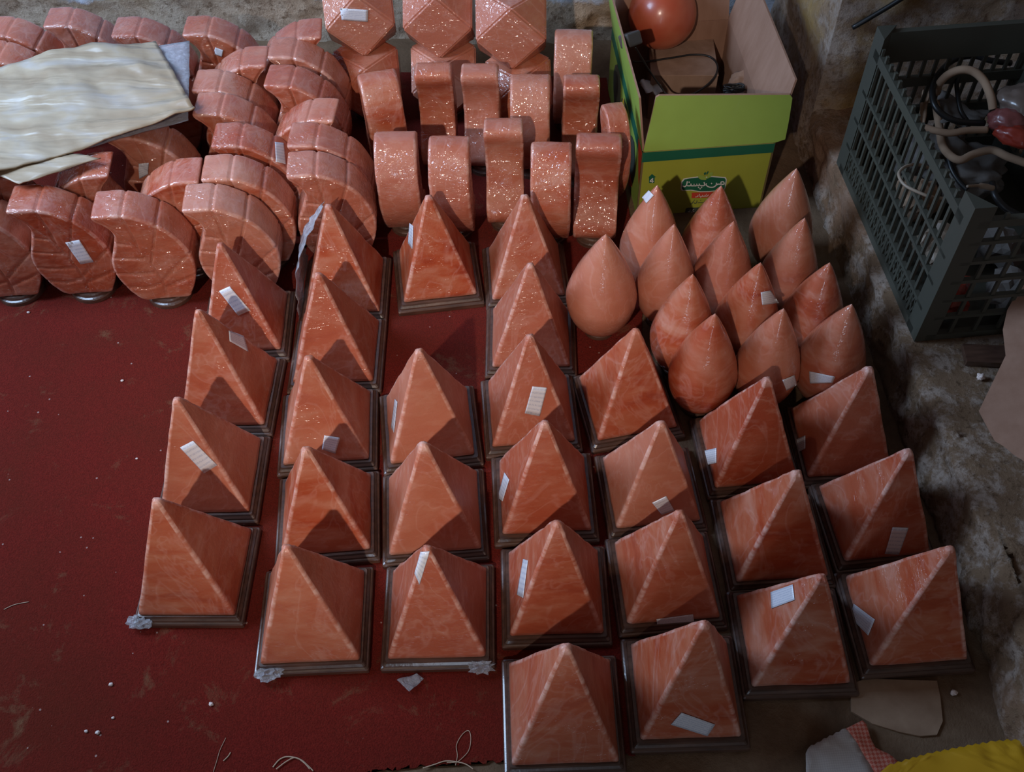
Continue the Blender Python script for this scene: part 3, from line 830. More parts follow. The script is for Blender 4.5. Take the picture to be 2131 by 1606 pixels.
# ------------------------------------------------------------------ faceted block lamps (cuboctahedra), stacked two high
def cubocta(parent, a, z0):
    h = a / 2; bm = bmesh.new(); vs = []
    pts = [(sx * h, sy * h, 0) for sx in (-1, 1) for sy in (-1, 1)] + [(sx * h, 0, sz * h) for sx in (-1, 1) for sz in (-1, 1)] + [(0, sy * h, sz * h) for sy in (-1, 1) for sz in (-1, 1)]
    for p in pts: bm.verts.new((p[0], p[1], p[2] + h + z0))
    r = bmesh.ops.convex_hull(bm, input=bm.verts)
    bmesh.ops.dissolve_limit(bm, angle_limit=.02, verts=bm.verts, edges=bm.edges)
    bmesh.ops.bevel(bm, geom=list(bm.edges), offset=.0035, segments=2, affect='EDGES')
    bm.normal_update(); me = bpy.data.meshes.new('salt_body')
    big = {}
    bm.to_mesh(me); bm.free(); me.materials.append(M['salt_film'])
    at_ = me.attributes.new('wear', 'FLOAT', 'POINT')
    o = bpy.data.objects.new('salt_body', me); col.objects.link(o); o.parent = parent
    return o
# centre of a lamp: x, y
DL = [(-.308, 2.002, 4, 'lower faceted salt block under the one with the blue white sticker'),
      (-.131, 2.006, -2, 'lower faceted salt block of the middle stack'),
      (.035, 1.946, 3, 'lower faceted salt block of the right stack behind the crescents')]
DU = [(-.3125, 2.050, 6, 'upper faceted salt block with a blue white sticker, left stack'),
      (-.1330, 2.034, -3, 'upper faceted salt block of the middle stack, wrinkled film on its front'),
      (.0245, 1.984, -2, 'upper faceted salt block of the right stack, sharp pointed lower corner')]
for x, y, yd, lab in DL:
    root = empty('faceted_salt_lamp', (x, y, FL), radians(yd)); tag(root, lab, 'salt lamp', 'faceted salt blocks stacked in pairs')
    wood_round(root, .045); cubocta(root, .147, .0202)
for i, (x, y, yd, lab) in enumerate(DU):
    root = empty('faceted_salt_lamp', (x, y, FL + .0202 + .1475), radians(yd)); tag(root, lab, 'salt lamp', 'faceted salt blocks stacked in pairs')
    b = cubocta(root, .151, 0)
    if i == 0: sticker(b, [(708, 17), (766, 20), (765, 45), (711, 41)])

# ------------------------------------------------------------------ plastic bag on the leaf lamps
def sheet(name, corners, z, mat, label=None, cat=None, nu=40, nv=26, th=.0012, folds=.006, seed=0, smooth=True, parent=None, sag=0):
    q = [at(a, b, z) for a, b in corners]; v = []; f = []
    for j in range(nv + 1):
        for i in range(nu + 1):
            s, t = i / nu, j / nv
            p = (q[0] * (1 - s) + q[1] * s) * (1 - t) + (q[3] * (1 - s) + q[2] * s) * t
            k = nz((s * 2.2 + seed, t * 1.2 - s * .8, 0), 1.1) * folds + abs(nz((s * 1.5 - t * 4, t * 1.5 + seed, 0), .9)) * folds
            e = .0025 * nz((s * 6 + seed, t * 6, 1), 1)
            v.append((p.x + e, p.y + e * .7, z + k + sag * sin(pi * s) * sin(pi * t)))
    for j in range(nv):
        for i in range(nu):
            a = j * (nu + 1) + i; f.append((a, a + nu + 1, a + nu + 2, a + 1))
    o = fix(mesh(name, v, f, mat, parent, smooth))
    md = o.modifiers.new('thickness', 'SOLIDIFY'); md.thickness = th; md.offset = 0
    if label: tag(o, label, cat)
    return o
ZB = FL + .020 + .232
sheet('plastic_bag', [(-150, 172), (322, 80), (408, 232), (-110, 400)], ZB + .018, M['bag'], 'cream white folded plastic bag lying across the leaf lamps', 'plastic bag', th=.003, folds=.017, nu=60, nv=34, seed=2)
sheet('clear_plastic_bag', [(-150, 168), (395, 86), (392, 250), (60, 342)], ZB + .006, M['film_dense'], 'clear plastic bag peeping out beneath the cream folded bag', 'plastic bag', th=.0008, folds=.003, seed=9)
def bag_tip():
    # lower left corner tongue of the folded bag
    o = sheet('bag_corner', [(-60, 345), (150, 318), (210, 330), (40, 384)], ZB + .014, M['bag'], th=.002, folds=.004, seed=5, nu=20, nv=10)
    return o
bt = bag_tip(); bt.parent = bpy.data.objects['plastic_bag']

# ------------------------------------------------------------------ green carton
BX0, BY0 = .2795, 1.617      # front left corner
BYAW = radians(3.2); BW, BD, BH = .272, .44, .175
box = empty('cardboard_box', (BX0, BY0, .0005), BYAW)
tag(box, 'open lime green printed cardboard box with its flaps up, beside the right wall', 'box')
BXM = Matrix.Translation((BX0, BY0, .0005)) @ Matrix.Rotation(BYAW, 4, 'Z')
BXI = BXM.inverted(); T = .004
def panel(name, pts, th_dir, mats, parent=box):
    """four or more outer points and an inward thickness; outside face = mats[0], rest = mats[1]"""
    n = len(pts); th = Vector(th_dir); out = [Vector(p) for p in pts]; v = out + [p + th for p in out]
    f = [tuple(range(n)), tuple(reversed(range(n, 2 * n)))] + [(i, (i + 1) % n, (i + 1) % n + n, i + n) for i in range(n)]
    me = bpy.data.meshes.new(name); me.from_pydata([tuple(a) for a in v], [], f); me.materials.append(mats[0]); me.materials.append(mats[1])
    for i, p in enumerate(me.polygons): p.material_index = 0 if i == 0 else 1
    o = bpy.data.objects.new(name, me); col.objects.link(o)
    if parent: o.parent = parent
    return o
panel('front_panel', [(0, 0, 0), (BW, 0, 0), (BW, 0, BH), (0, 0, BH)], (0, T, 0), (M['olive'], M['card']))
panel('side_panel', [(0, 0, 0), (0, BD, 0), (0, BD, BH), (0, 0, BH)], (T, 0, 0), (M['green'], M['card']))
panel('side_panel', [(BW, 0, 0), (BW, BD, 0), (BW, BD, BH), (BW, 0, BH)], (-T, 0, 0), (M['red'], M['card']))
panel('back_panel', [(0, BD, 0), (BW, BD, 0), (BW, BD, BH), (0, BD, BH)], (0, -T, 0), (M['green'], M['card']))
panel('bottom_panel', [(T, T, 0), (BW - T, T, 0), (BW - T, BD - T, 0), (T, BD - T, 0)], (0, 0, T), (M['card'], M['card']))
def onfront(px, py, off=0.0):
    """pixel -> point on the carton's front panel, box coordinates"""
    n = BXM.to_3x3() @ Vector((0, -1, 0)); p = BXI @ at_plane(px, py, BXM @ Vector((0, off, 0)), n); return p
FLT = .125
def flap(name, pts, th_dir, mats): return panel(name, pts, th_dir, mats)
fp = []
for px, py in ((1352, 260), (1365, 203), (1372, 199), (1644, 197), (1649, 204), (1642, 250), (1634, 290)):
    n = (BXM.to_3x3() @ Vector((0, -1, .16))).normalized(); fp.append(BXI @ at_plane(px, py, BXM @ Vector((0, 0, BH)), n))
a_ = Vector((.001, 0, BH + .001)); b_ = Vector((BW - .001, 0, BH + .001))
flap('front_flap', [a_] + fp + [b_], (0, T, .0006), (M['green'], M['card']))
flap('side_flap', [(0, .004, BH), (0, BD, BH), (-.022, BD, BH + FLT), (-.016, .012, BH + FLT)], (T, 0, .0005), (M['green'], M['card']))
flap('side_flap', [(BW, .006, BH), (BW, BD, BH), (BW + .028, BD - .002, BH + FLT), (BW + .028, .035, BH + FLT)], (-T, 0, .0005), (M['card'], M['card']))
flap('back_flap', [(.004, BD, BH), (BW - .004, BD, BH), (BW - .01, BD + .03, BH + FLT), (.008, BD + .03, BH + FLT)], (0, -T, .0005), (M['green'], M['card']))
# printing on the front: stripe, house mark, logo, lines of lettering
def decal(name, pts2, mat, lift=.0006, parent=box, thick=.0004):
    n = len(pts2); v = [Vector((p[0], -lift, p[1])) for p in pts2] + [Vector((p[0], -lift + thick, p[1])) for p in pts2]
    f = [tuple(range(n))] + [(i, (i + 1) % n, (i + 1) % n + n, i + n) for i in range(n)]
    return fix(mesh(name, v, f, M[mat], parent))
def fr(pxs): return [(lambda p: (p.x, p.z))(onfront(a, b)) for a, b in pxs]
def c6(pts): return fr([(1330 + a / 7.893, 340 + b / 7.893) for a, b in pts])
decal('green_stripe', [(.0005, BH - .001), (.0005, BH - .026), (BW - .0005, BH - .024), (BW - .0005, BH - .001)], 'dkgreen')
hm = decal('arrow_mark', c6([(155, 225), (212, 172), (275, 222), (255, 225), (250, 318), (162, 318), (162, 228)]), 'dkgreen')
plate_px = [(690, 300), (730, 250), (800, 235), (960, 215), (985, 215), (1060, 225), (1200, 205), (1330, 218), (1420, 225), (1440, 260), (1430, 330), (1422, 390), (1400, 440), (1300, 445), (1150, 465), (1000, 468), (850, 440), (700, 445), (680, 410)]
logo = decal('printed_logo', c6(plate_px), 'white', .0006)
def shrinkpts(pts, k):
    cx = sum(p[0] for p in pts) / len(pts); cy = sum(p[1] for p in pts) / len(pts)
    return [(cx + (a - cx) * (1 - k * .45), cy + (b - cy) * (1 - k)) for a, b in pts]
decal('logo_plate', c6(shrinkpts(plate_px, .11)), 'dkgreen', .0011, logo)
decal('logo_leaf', c6([(960, 205), (1000, 185), (1060, 195), (1115, 235), (1090, 265), (1020, 260), (985, 240)]), 'green', .0017, logo)
decal('logo_leaf', c6([(1110, 235), (1130, 185), (1170, 145), (1212, 140), (1205, 185), (1170, 215), (1125, 240)]), 'green', .0017, logo)
decal('logo_leaf', c6([(1060, 160), (1085, 135), (1100, 150), (1085, 185), (1075, 190)]), 'dkgreen', .0014, logo)
decal('logo_leaf', c6([(1105, 150), (1130, 118), (1140, 135), (1120, 170), (1105, 185)]), 'dkgreen', .0014, logo)
decal('red_banner', c6([(865, 478), (1220, 462), (1215, 545), (1180, 555), (860, 565)]), 'red', .0008)
decal('grey_banner', c6([(765, 740), (800, 725), (1150, 715), (1150, 800), (780, 818), (755, 800)]), 'ink')
def strokes(name, lines, wpx, mat, lift, parent):
    """lettering drawn as flat brush strokes on the front panel"""
    v = []; f = []
    for ln in lines:
        dot = len(ln) == 1
        if dot:
            a, b = ln[0]; P = [(a - wpx * .8, b), (a, b - wpx * .8), (a + wpx * .8, b), (a, b + wpx * .8)]
            q = c6(P); n0 = len(v); v += [Vector((x, -lift, z)) for x, z in q]; f.append((n0, n0 + 1, n0 + 2, n0 + 3)); continue
        sm = smooth_line([Vector((a, b, 0)) for a, b in ln], 5); n0 = len(v)
        for i, p in enumerate(sm):
            t = (sm[min(i + 1, len(sm) - 1)] - sm[max(i - 1, 0)]).normalized(); nn = Vector((-t.y, t.x, 0)) * wpx / 2
            for s_ in (1, -1):
                (x, z), = c6([((p + nn * s_).x, (p + nn * s_).y)]); v.append(Vector((x, -lift, z)))
        for i in range(len(sm) - 1): f.append((n0 + 2 * i, n0 + 2 * i + 1, n0 + 2 * i + 3, n0 + 2 * i + 2))
    m = len(v); v += [a + Vector((0, .0003, 0)) for a in v]; f += [tuple(reversed([a + m for a in q])) for q in f]
    return mesh(name, v, f, M[mat], parent)
# the brand word, right to left: mim, noon with its dot, pe-sin-noon-dal with dots
strokes('lettering', [
    [(1398, 330), (1385, 295), (1345, 300), (1350, 335), (1400, 330)], [(1350, 335), (1300, 332), (1270, 345)],
    [(1270, 310), (1262, 350), (1215, 382), (1150, 380), (1100, 350), (1105, 320)], [(1188, 322)],
    [(1065, 300), (1072, 350), (1030, 358), (985, 350)], [(1025, 385)], [(975, 385)], [(1000, 408)],
    [(985, 325), (985, 350), (950, 355), (945, 330), (940, 355), (905, 358), (900, 332), (895, 358), (850, 358)],
    [(850, 325), (845, 355), (800, 360)], [(820, 300)], [(790, 285), (775, 350), (740, 375), (715, 360)], [(775, 350), (800, 360)]], 17, 'white', .0016, logo)
strokes('lettering', [[(1140, 505), (1120, 528), (1085, 530)], [(1085, 510), (1080, 530), (1040, 532)], [(1040, 512), (1035, 532), (995, 534)], [(990, 495), (985, 535)], [(965, 512), (960, 536), (920, 545)], [(1105, 500)], [(1010, 552)]], 9, 'white', .0014, bpy.data.objects['red_banner'])
strokes('small_lettering', [[(1080, 610), (1060, 640), (1000, 640), (960, 645)], [(950, 605), (940, 645), (905, 650), (890, 610)], [(880, 625), (870, 655), (840, 662)], [(1010, 605)], [(910, 600)]], 10, 'ink', .0008, box)
strokes('lettering', [[(900, 750), (870, 765), (900, 785), (850, 795)], [(835, 755), (830, 790), (800, 785)]], 9, 'white', .0010, bpy.data.objects['grey_banner'])
strokes('numeral', [[(228, 240), (180, 290), (238, 290)], [(222, 262), (218, 312)]], 15, 'white', .0011, hm)
# printing on the left side: a dark green edge band, pictures of produce, red tab with marks
def side_decal(name, yz, mat, lift, up_=False, parent=box):
    v = []
    for y, z in yz:
        k = max(0, (z - BH) / FLT); x = -.0006 - lift - (.019 * k)
        v.append(Vector((x, y, z)))
    n = len(v); v += [a + Vector((.0004, 0, 0)) for a in v]
    f = [tuple(range(n))] + [(i, (i + 1) % n, (i + 1) % n + n, i + n) for i in range(n)]
    return fix(mesh(name, v, f, M[mat], parent))
side_decal('green_stripe', [(.002, BH - .002), (.002, BH - .03), (.438, BH - .03), (.438, BH - .002)], 'dkgreen', 0)
side_decal('red_tab', [(.001, BH - .028), (.035, BH - .004), (.055, BH + .020), (.02, BH + .015), (.001, BH + .002)], 'red', .002) if False else None
side_decal('red_tab', [(.001, BH - .002), (.001, BH - .085), (.018, BH - .06), (.045, BH - .002)], 'red', .001)
rs = random.Random(3)
for k in range(3):
    yc = .10 + .11 * k; zc = .075 + .01 * k
    pts = [(yc + .045 * cos(a * .628) * (1 + .2 * rs.random()), zc + .05 * sin(a * .628) * (1 + .2 * rs.random())) for a in range(10)]
    side_decal('printed_picture', pts, ('ink', 'ink', 'ink')[k], .001)
side_decal('printed_picture', [(.20, .12), (.23, .135), (.25, .10), (.235, .05), (.21, .06)], 'yel', .0018)
side_decal('printed_picture', [(.06, .03), (.12, .05), (.16, .02), (.09, .005)], 'red', .0018)

# things in the carton
def at_in(px, py, z): return at(px, py, z)
c0 = at(1373, 163, .125); c1 = at(1495, 157, .125); c2 = at(1479, 50, .125)
ang = math.atan2((c2 - c1).y, (c2 - c1).x) - pi / 2
inner = MB(); wI = .150; dI = .165
XI = Matrix.Translation((c1.x, c1.y, .0052)) @ Matrix.Rotation(ang, 4, 'Z')
inner.box((-wI, 0, 0), (0, dI, .118), X=XI); inner.box((-wI - .001, -.001, .118), (.001, dI + .001, .1205), X=XI)
io = inner.build('small_carton', M['slab'])
md = io.modifiers.new('bevel', 'BEVEL'); md.width = .002; md.segments = 2
tag(io, 'dusty brown closed carton lying inside the green box under the round lamp', 'box')
def round_lamp():
    p = at(1378, 32, .2); zc = .1262 + .076
    p = at(1378, 30, zc); root = empty('round_salt_lamp', (p.x, p.y, .1262))
    tag(root, 'round orange salt lamp resting on the carton inside the green box', 'salt lamp')
    n, m = 40, 28; v = []; f = []
    for i in range(m + 1):
        th = pi * i / m; z = -cos(th); r = sin(th)
        for k in range(n):
            a = 2 * pi * k / n; R = .0765 * (1 + .006 * nz((cos(a) * r, sin(a) * r, z), 2))
            v.append((R * r * cos(a) + (1e-5 * cos(a)), R * r * sin(a) + 1e-5 * sin(a), .0755 + R * .985 * z * (1.08 if z > 0 else 1)))
    for i in range(m):
        for k in range(n): f.append((i * n + k, i * n + (k + 1) % n, (i + 1) * n + (k + 1) % n, (i + 1) * n + k))
    mesh('salt_body', v, f, M['salt_smooth'], root, True)
k = NT('smooth_wrapped_salt'); nn_ = k.noise(9, 4)
k.set(col=k.ramp(nn_, [(.35, (.46, .075, .03)), (.7, (.58, .17, .09))]), rough=.4, coat=.6, coatr=.2, sss=.1); k.bump(k.noise(40, 4), .12, .003, both=True)
k.b.inputs['Subsurface Scale'].default_value = .01
M['salt_smooth'] = k.m
round_lamp()
# plug and its cord
pp = at(1312, 82, .285); ppe = at(1330, 100, .275)
plug = empty('power_plug', pp); tag(plug, 'black moulded plug with its cord looping over the small carton in the box', 'plug')
mb = MB(); X = Matrix.Rotation(radians(28), 4, 'Z') @ Matrix.Rotation(radians(-35), 4, 'X'); mb.box((-.017, -.019, -.014), (.017, .020, .014), X=X)
po = mb.build('plug_body', M['plug'], plug); md = po.modifiers.new('bevel', 'BEVEL'); md.width = .004; md.segments = 3
def cord(pts, r, mat, name, parent=None, seg=8, k=8, label=None, cat=None):
    m_ = MB(); off = parent.location if parent else Vector((0, 0, 0))
    m_.tube(smooth_line([Vector(p) - off for p in pts], k), r, seg); o = m_.build(name, mat, parent, True)
    if label: tag(o, label, cat)
    return o
cord([at(1322, 98, .272), at(1335, 120, .235), at(1352, 148, .19), at(1375, 180, .155), at(1388, 196, .140), at(1410, 200, .135), at(1440, 196, .133), at(1470, 178, .131), at(1490, 155, .131), at(1492, 133, .131), at(1474, 117, .131), at(1440, 114, .131), at(1400, 120, .131), at(1350, 127, .131), at(1318, 128, .15)], .0022, M['black'], 'cord', plug)
cn = sheet('folded_paper', [(1330, 174), (1370, 164), (1380, 192), (1348, 200)], .10, M['white'], 'crumpled white paper tucked beside the carton in the green box', 'paper', nu=10, nv=8, th=.001, folds=.01)
def lump(name, px, z, rx, ry, rz, mat, label, cat, seed=0, rough=.5, rest=None):
    bm = bmesh.new(); bmesh.ops.create_icosphere(bm, subdivisions=4, radius=1)
    for q in bm.verts:
        d = 1 + rough * nz(q.co + Vector((seed, 0, 0)), 1.3) * .6 + .12 * abs(nz(q.co, 4, seed)); q.co = Vector((q.co.x * rx * d, q.co.y * ry * d, q.co.z * rz * d))
    me = bpy.data.meshes.new(name)
    p = at(px[0], px[1], z)
    zmin = min(q.co.z for q in bm.verts)
    bm.to_mesh(me); bm.free(); me.materials.append(mat)
    for q in me.polygons: q.use_smooth = True
    o = bpy.data.objects.new(name, me); col.objects.link(o)
    o.location = (p.x, p.y, (rest - zmin) if rest is not None else z)
    if label: tag(o, label, cat)
    return o
lump('wrapped_bundle', (1540, 180), .12, .033, .026, .066, M['slab'], 'film wrapped brown bundle in the front right corner of the green box', 'bundle', 3, rest=.0048)
ch = []
for i in range(70):
    a = i * .55; ch.append(at(1526, 190, .137) + Vector((.020 * cos(a) + .003 * sin(i * 1.7), .010 * sin(a), .004 * sin(i * .9) + .0002 * i)))
for q in ((1545, 184), (1560, 190), (1570, 198)): ch.append(at(q[0], q[1], .135))
cord(ch, .0018, M['black'], 'coiled_cable', None, 6, 2, 'small black coiled cable on the wrapped bundle inside the green box', 'cable')

# ------------------------------------------------------------------ plastic crate on the ledge
CB = Vector((.7165, 1.140, LEDGE + .001)); cd = Vector((.683, 1.62, 0)) - Vector((.7165, 1.14, 0)); CL = cd.length
cyaw = math.atan2(cd.y, cd.x) - pi / 2; CWD, CHT = .34, .318
crate = empty('plastic_crate', CB, cyaw); tag(crate, 'dark green lattice plastic crate full of rope and cable on the right ledge', 'crate')
def side(nm, org, ax, length, slats, rails, inward, xrow=False):
    m_ = MB(); ax = Vector(ax); org = Vector(org); inn = Vector(inward)
    R3 = Matrix((( ax.x, inn.x, 0, org.x), (ax.y, inn.y, 0, org.y), (ax.z, inn.z, 1, org.z), (0, 0, 0, 1)))
    for z0, z1, d in rails: m_.box((0, 0, z0), (length, d, z1), X=R3)
    n = slats
    for i in range(1, n):
        x = length * i / n; m_.box((x - .0032, .002, .012), (x + .0032, .007, CHT - .02), X=R3)
    if xrow:
        for i in range(n * 2):
            x = length * i / (n * 2)
            for s_ in (1, -1):
                a = Vector((x, .003, .02 if s_ > 0 else .062)); b = Vector((x + length / n / 2 * 1.0, .003, .062 if s_ > 0 else .02))
                dv = (b - a).normalized(); pn = Vector((-dv.z, 0, dv.x)) * .0018
                vv = [a + pn, a - pn, b - pn, b + pn]; vv += [q + Vector((0, .004, 0)) for q in vv]
                m_.add([R3 @ q for q in vv], [(0, 1, 2, 3), (7, 6, 5, 4), (0, 4, 5, 1), (1, 5, 6, 2), (2, 6, 7, 3), (3, 7, 4, 0)])
    return m_.build(nm, M['crate'], crate)
rl = [(0, .016, .014), (.062, .069, .009), (.125, .132, .009), (.188, .195, .009), (CHT - .052, CHT - .034, .012)]
rs_ = [(0, .014, .012), (.055, .062, .009), (.10, .107, .009), (.145, .152, .009), (.19, .197, .009), (.235, .242, .009), (CHT - .045, CHT - .03, .012)]
side('side_panel', (0, .018, 0), (0, 1, 0), CL - .036, 19, rl, (1, 0, 0), True)
side('side_panel', (CWD, .018, 0), (0, 1, 0), CL - .036, 19, [(0, .05, .012), (.10, .135, .010), (.185, .205, .010), (.245, CHT - .034, .012)], (-1, 0, 0))
side('end_panel', (.018, 0, 0), (1, 0, 0), CWD - .036, 7, rs_, (0, 1, 0))
side('end_panel', (.018, CL, 0), (1, 0, 0), CWD - .036, 13, [(0, .05, .012), (.10, .135, .010), (.185, .205, .010), (.245, CHT - .008, .012)], (0, -1, 0))
m_ = MB(); m_.box((.006, .006, .001), (CWD - .006, CL - .006, .008)); m_.build('crate_floor', M['crate'], crate)
for cx_, cy_, sx, sy in ((0, 0, 1, 1), (CWD, 0, -1, 1), (0, CL, 1, -1), (CWD, CL, -1, -1)):
    m_ = MB(); a = .036
    pts = [(cx_, cy_), (cx_ + sx * a, cy_), (cx_, cy_ + sy * a * 1.15)]
    v = [(x, y, 0) for x, y in pts] + [(x, y, CHT) for x, y in pts]
    m_.add(v, [(0, 1, 2), (3, 5, 4), (0, 3, 4, 1), (1, 4, 5, 2), (2, 5, 3, 0)])
    m_.build('corner_post', M['crate'], crate)
# contents
CXM = Matrix.Translation(CB) @ Matrix.Rotation(cyaw, 4, 'Z')
ZC = LEDGE + .001
def C4(px, py): return (1780 + px / 3.65, py / 3.65)
def cp(px, py, z): q = C4(px, py); return at(q[0], q[1], z)
cord([cp(620, 700, .30), cp(635, 640, .335), cp(700, 570, .36), (cp(800, 530, .375)), cp(900, 545, .375), cp(980, 620, .365), cp(1030, 740, .35), cp(1045, 830, .335)], .0075, M['rope'], 'hemp_rope', None, 10, 8, 'thick brown rope arching up in a loop inside the crate', 'rope')
cord([cp(390, 940, .31), cp(480, 955, .315), cp(600, 990, .315), cp(720, 1010, .315), cp(850, 990, .32), cp(1000, 985, .32)], .0065, M['rope'], 'hemp_rope', None, 10, 8, 'straight brown rope end lying across the middle of the crate', 'rope')
cord([cp(610, 780, .28), cp(640, 980, .265), cp(660, 1100, .262), cp(720, 1180, .262), cp(800, 1215, .265), cp(900, 1170, .27), cp(1040, 1140, .275), cp(1160, 1190, .275), cp(1300, 1240, .27)], .0075, M['rope'], 'hemp_rope', None, 10, 8, 'brown rope snaking under the others to the right edge', 'rope')
cord([cp(1180, 480, .33), cp(1030, 460, .34), cp(900, 425, .345), cp(760, 450, .345), cp(650, 540, .34), cp(590, 660, .335), cp(600, 790, .325), cp(680, 880, .315), cp(800, 925, .31), cp(980, 935, .305)], .0058, M['black'], 'black_cable', None, 10, 8, 'thick black cable coiled in a wide loop inside the crate', 'cable')
cord([cp(790, 560, .33), cp(770, 640, .32), cp(780, 740, .315), cp(800, 840, .305), cp(850, 920, .295)], .0045, M['black'], 'black_cable', None, 8, 8, 'short black cable hanging inside the rope loop', 'cable')
cord([cp(700, 1160, .25), cp(730, 1280, .24), cp(790, 1380, .23), cp(850, 1440, .225)], .005, M['black'], 'black_cable', None, 8, 8, 'black cable running down toward the front corner of the crate', 'cable')
cord([cp(1040, 1390, .30), cp(1060, 1480, .30), cp(1130, 1570, .29), cp(1250, 1640, .28)], .006, M['black'], 'black_cable', None, 8, 8, 'black cable at the front end of the crate by the corner post', 'cable')
cord([cp(680, 1440, .24), cp(640, 1360, .28), cp(560, 1280, .31), cp(470, 1250, .335), cp(380, 1265, .345), cp(330, 1320, .35), cp(370, 1400, .35), cp(480, 1460, .35), cp(600, 1500, .345), cp(760, 1510, .34)], .0028, M['wire'], 'cream_wire', None, 8, 8, 'thin cream wire looping over the side of the crate', 'wire')
cord([cp(850, 1415, .36), cp(950, 1410, .35), cp(1045, 1430, .34)], [.0025] * 8 + [.005] * 9, M['wire'], 'wire_end', None, 8, 8, 'short pale connector lying behind the front corner post of the crate', 'connector')
lump('rag', C4(600, 1180), .22, .062, .055, .035, M['rag'], 'grey crumpled rag in the middle of the crate', 'rag', 4, .9)
lump('rag', C4(860, 1300), .21, .07, .055, .03, M['rag'], 'second grey rag toward the front end of the crate', 'rag', 14, .9)
sheet('grey_foil', [C4(620, 700), C4(1010, 870), C4(930, 950), C4(640, 960)], .27, M['rag'], 'dull grey plastic sheet stuck in the crate below the cable loop', 'plastic sheet', nu=14, nv=10, th=.001, folds=.01)
sheet('grey_foil', [C4(510, 690), C4(560, 720), C4(520, 1000), C4(450, 1080)], .27, M['rope'], 'narrow brown cardboard strip standing left of the cable loop', 'cardboard strip', nu=8, nv=10, th=.002, folds=.004)
bpy.data.objects['grey_foil.001'].name = 'cardboard_strip'
# red and clear bag at the right edge
bagr = empty('plastic_sack', cp(1240, 900, .33)); tag(bagr, 'red and clear plastic bag lying on the crate at the right edge', 'plastic bag')
def blob_part(nm, cpx, z, r3, mat, seed, rz=0):
    o = lump(nm, C4(*cpx), z, *r3, M[mat], None, None, seed, .35)
    o.location = Vector(o.location) - bagr.location; o.rotation_euler = (0, 0, rz); o.parent = bagr; return o
blob_part('clear_part', (1300, 800), .34, (.055, .05, .035), 'bagclear', 2, .6)
blob_part('pink_band', (1150, 920), .33, (.032, .026, .022), 'bagpink', 6, -.5)
blob_part('red_band', (1230, 1040), .325, (.038, .02, .018), 'bagred', 8, -.6)
# junk filling the crate
rj = random.Random(11)
SC = [(.07, .06, 'bagred', 'red scrap seen low through the front lattice of the crate'), (.17, .05, 'rag', 'grey scrap next to the red one low in the front of the crate'),
      (.28, .07, 'bagred', 'reddish scrap at the front of the crate near the cardboard sheet'), (.08, .17, 'wire', 'pale scrap showing through the long side lattice near its front'),
      (.20, .17, 'rag', 'dark grey scrap in the middle of the crate floor'), (.09, .30, 'rope', 'brown scrap behind the middle of the long side lattice'),
      (.22, .34, 'rag', 'grey scrap toward the back of the crate under the ropes')]
for i, (u, t, mt, lab) in enumerate(SC):
    P = CXM @ Vector((u, t, 0))
    bm = bmesh.new(); bmesh.ops.create_icosphere(bm, subdivisions=3, radius=1)
    rx = rj.uniform(.032, .042)
    for q in bm.verts:
        d = 1 + .45 * nz(q.co + Vector((i * 3, 0, 0)), 1.4); q.co = Vector((q.co.x * rx * d, q.co.y * rx * d, q.co.z * .04 * d))
    zm = min(q.co.z for q in bm.verts)
    me = bpy.data.meshes.new('scrap'); bm.to_mesh(me); bm.free(); me.materials.append(M[mt])
    o = bpy.data.objects.new('scrap', me); col.objects.link(o); o.location = (P.x, P.y, ZC + .009 - zm)
    tag(o, lab, 'scrap', 'scraps inside the crate')

# cardboard piece, wood scrap, cable on wall
def poly_sheet(name, pxs, zs, mat, label, cat, th=.004):
    p = [at(a, b, z) for (a, b), z in zip(pxs, zs)]; n = len(p)
    o = mesh(name, p, [tuple(range(n))], mat); md = o.modifiers.new('thickness', 'SOLIDIFY'); md.thickness = th
    tag(o, label, cat); return o
def card_piece():
    # a torn sheet leaning on the ledge: one flat plane
    a = at(2037, 855, LEDGE + .008); nrm = Vector((-.35, -.25, .9)).normalized()
    pxs = [(2125, 575), (2110, 620), (2096, 645), (2087, 685), (2093, 739), (2037, 855), (2085, 945), (2150, 1050), (2260, 1060), (2280, 640), (2160, 560), (2131, 590)]
    p = [at_plane(x, y, a, nrm) for x, y in pxs]
    bm = bmesh.new(); vs = [bm.verts.new(q) for q in p]; bm.faces.new(vs); bmesh.ops.triangulate(bm, faces=bm.faces)
    me = bpy.data.meshes.new('cardboard_sheet'); bm.to_mesh(me); bm.free(); me.materials.append(M['card'])
    o = bpy.data.objects.new('cardboard_sheet', me); col.objects.link(o)
    md = o.modifiers.new('thickness', 'SOLIDIFY'); md.thickness = .004
    tag(o, 'torn brown cardboard sheet leaning at the right edge in front of the crate', 'cardboard')
card_piece()
m_ = MB(); pw = at(2062, 738, LEDGE + .01); m_.box((-.045, -.02, 0), (.06, .02, .012), X=Matrix.Translation((pw.x, pw.y, LEDGE + .001)) @ Matrix.Rotation(-.1, 4, 'Z'))
tag(m_.build('wood_offcut', M['wood']), 'dark wooden offcut on the ledge below the front of the crate', 'wood')
lump('stone_chip', (2040, 785), LEDGE + .004, .007, .006, .006, M['pale'], 'pale stone chip on the ledge below the wooden offcut', 'stone', 2, rest=LEDGE - .001)
cord([(.705, 1.79, .33), (.765, 1.79, .375), (.83, 1.79, .43), (.90, 1.79, .50), (.97, 1.79, .58)], .005, M['black'], 'wall_cable', None, 8, 6, 'black cable slanting up the ochre wall behind the crate', 'cable')

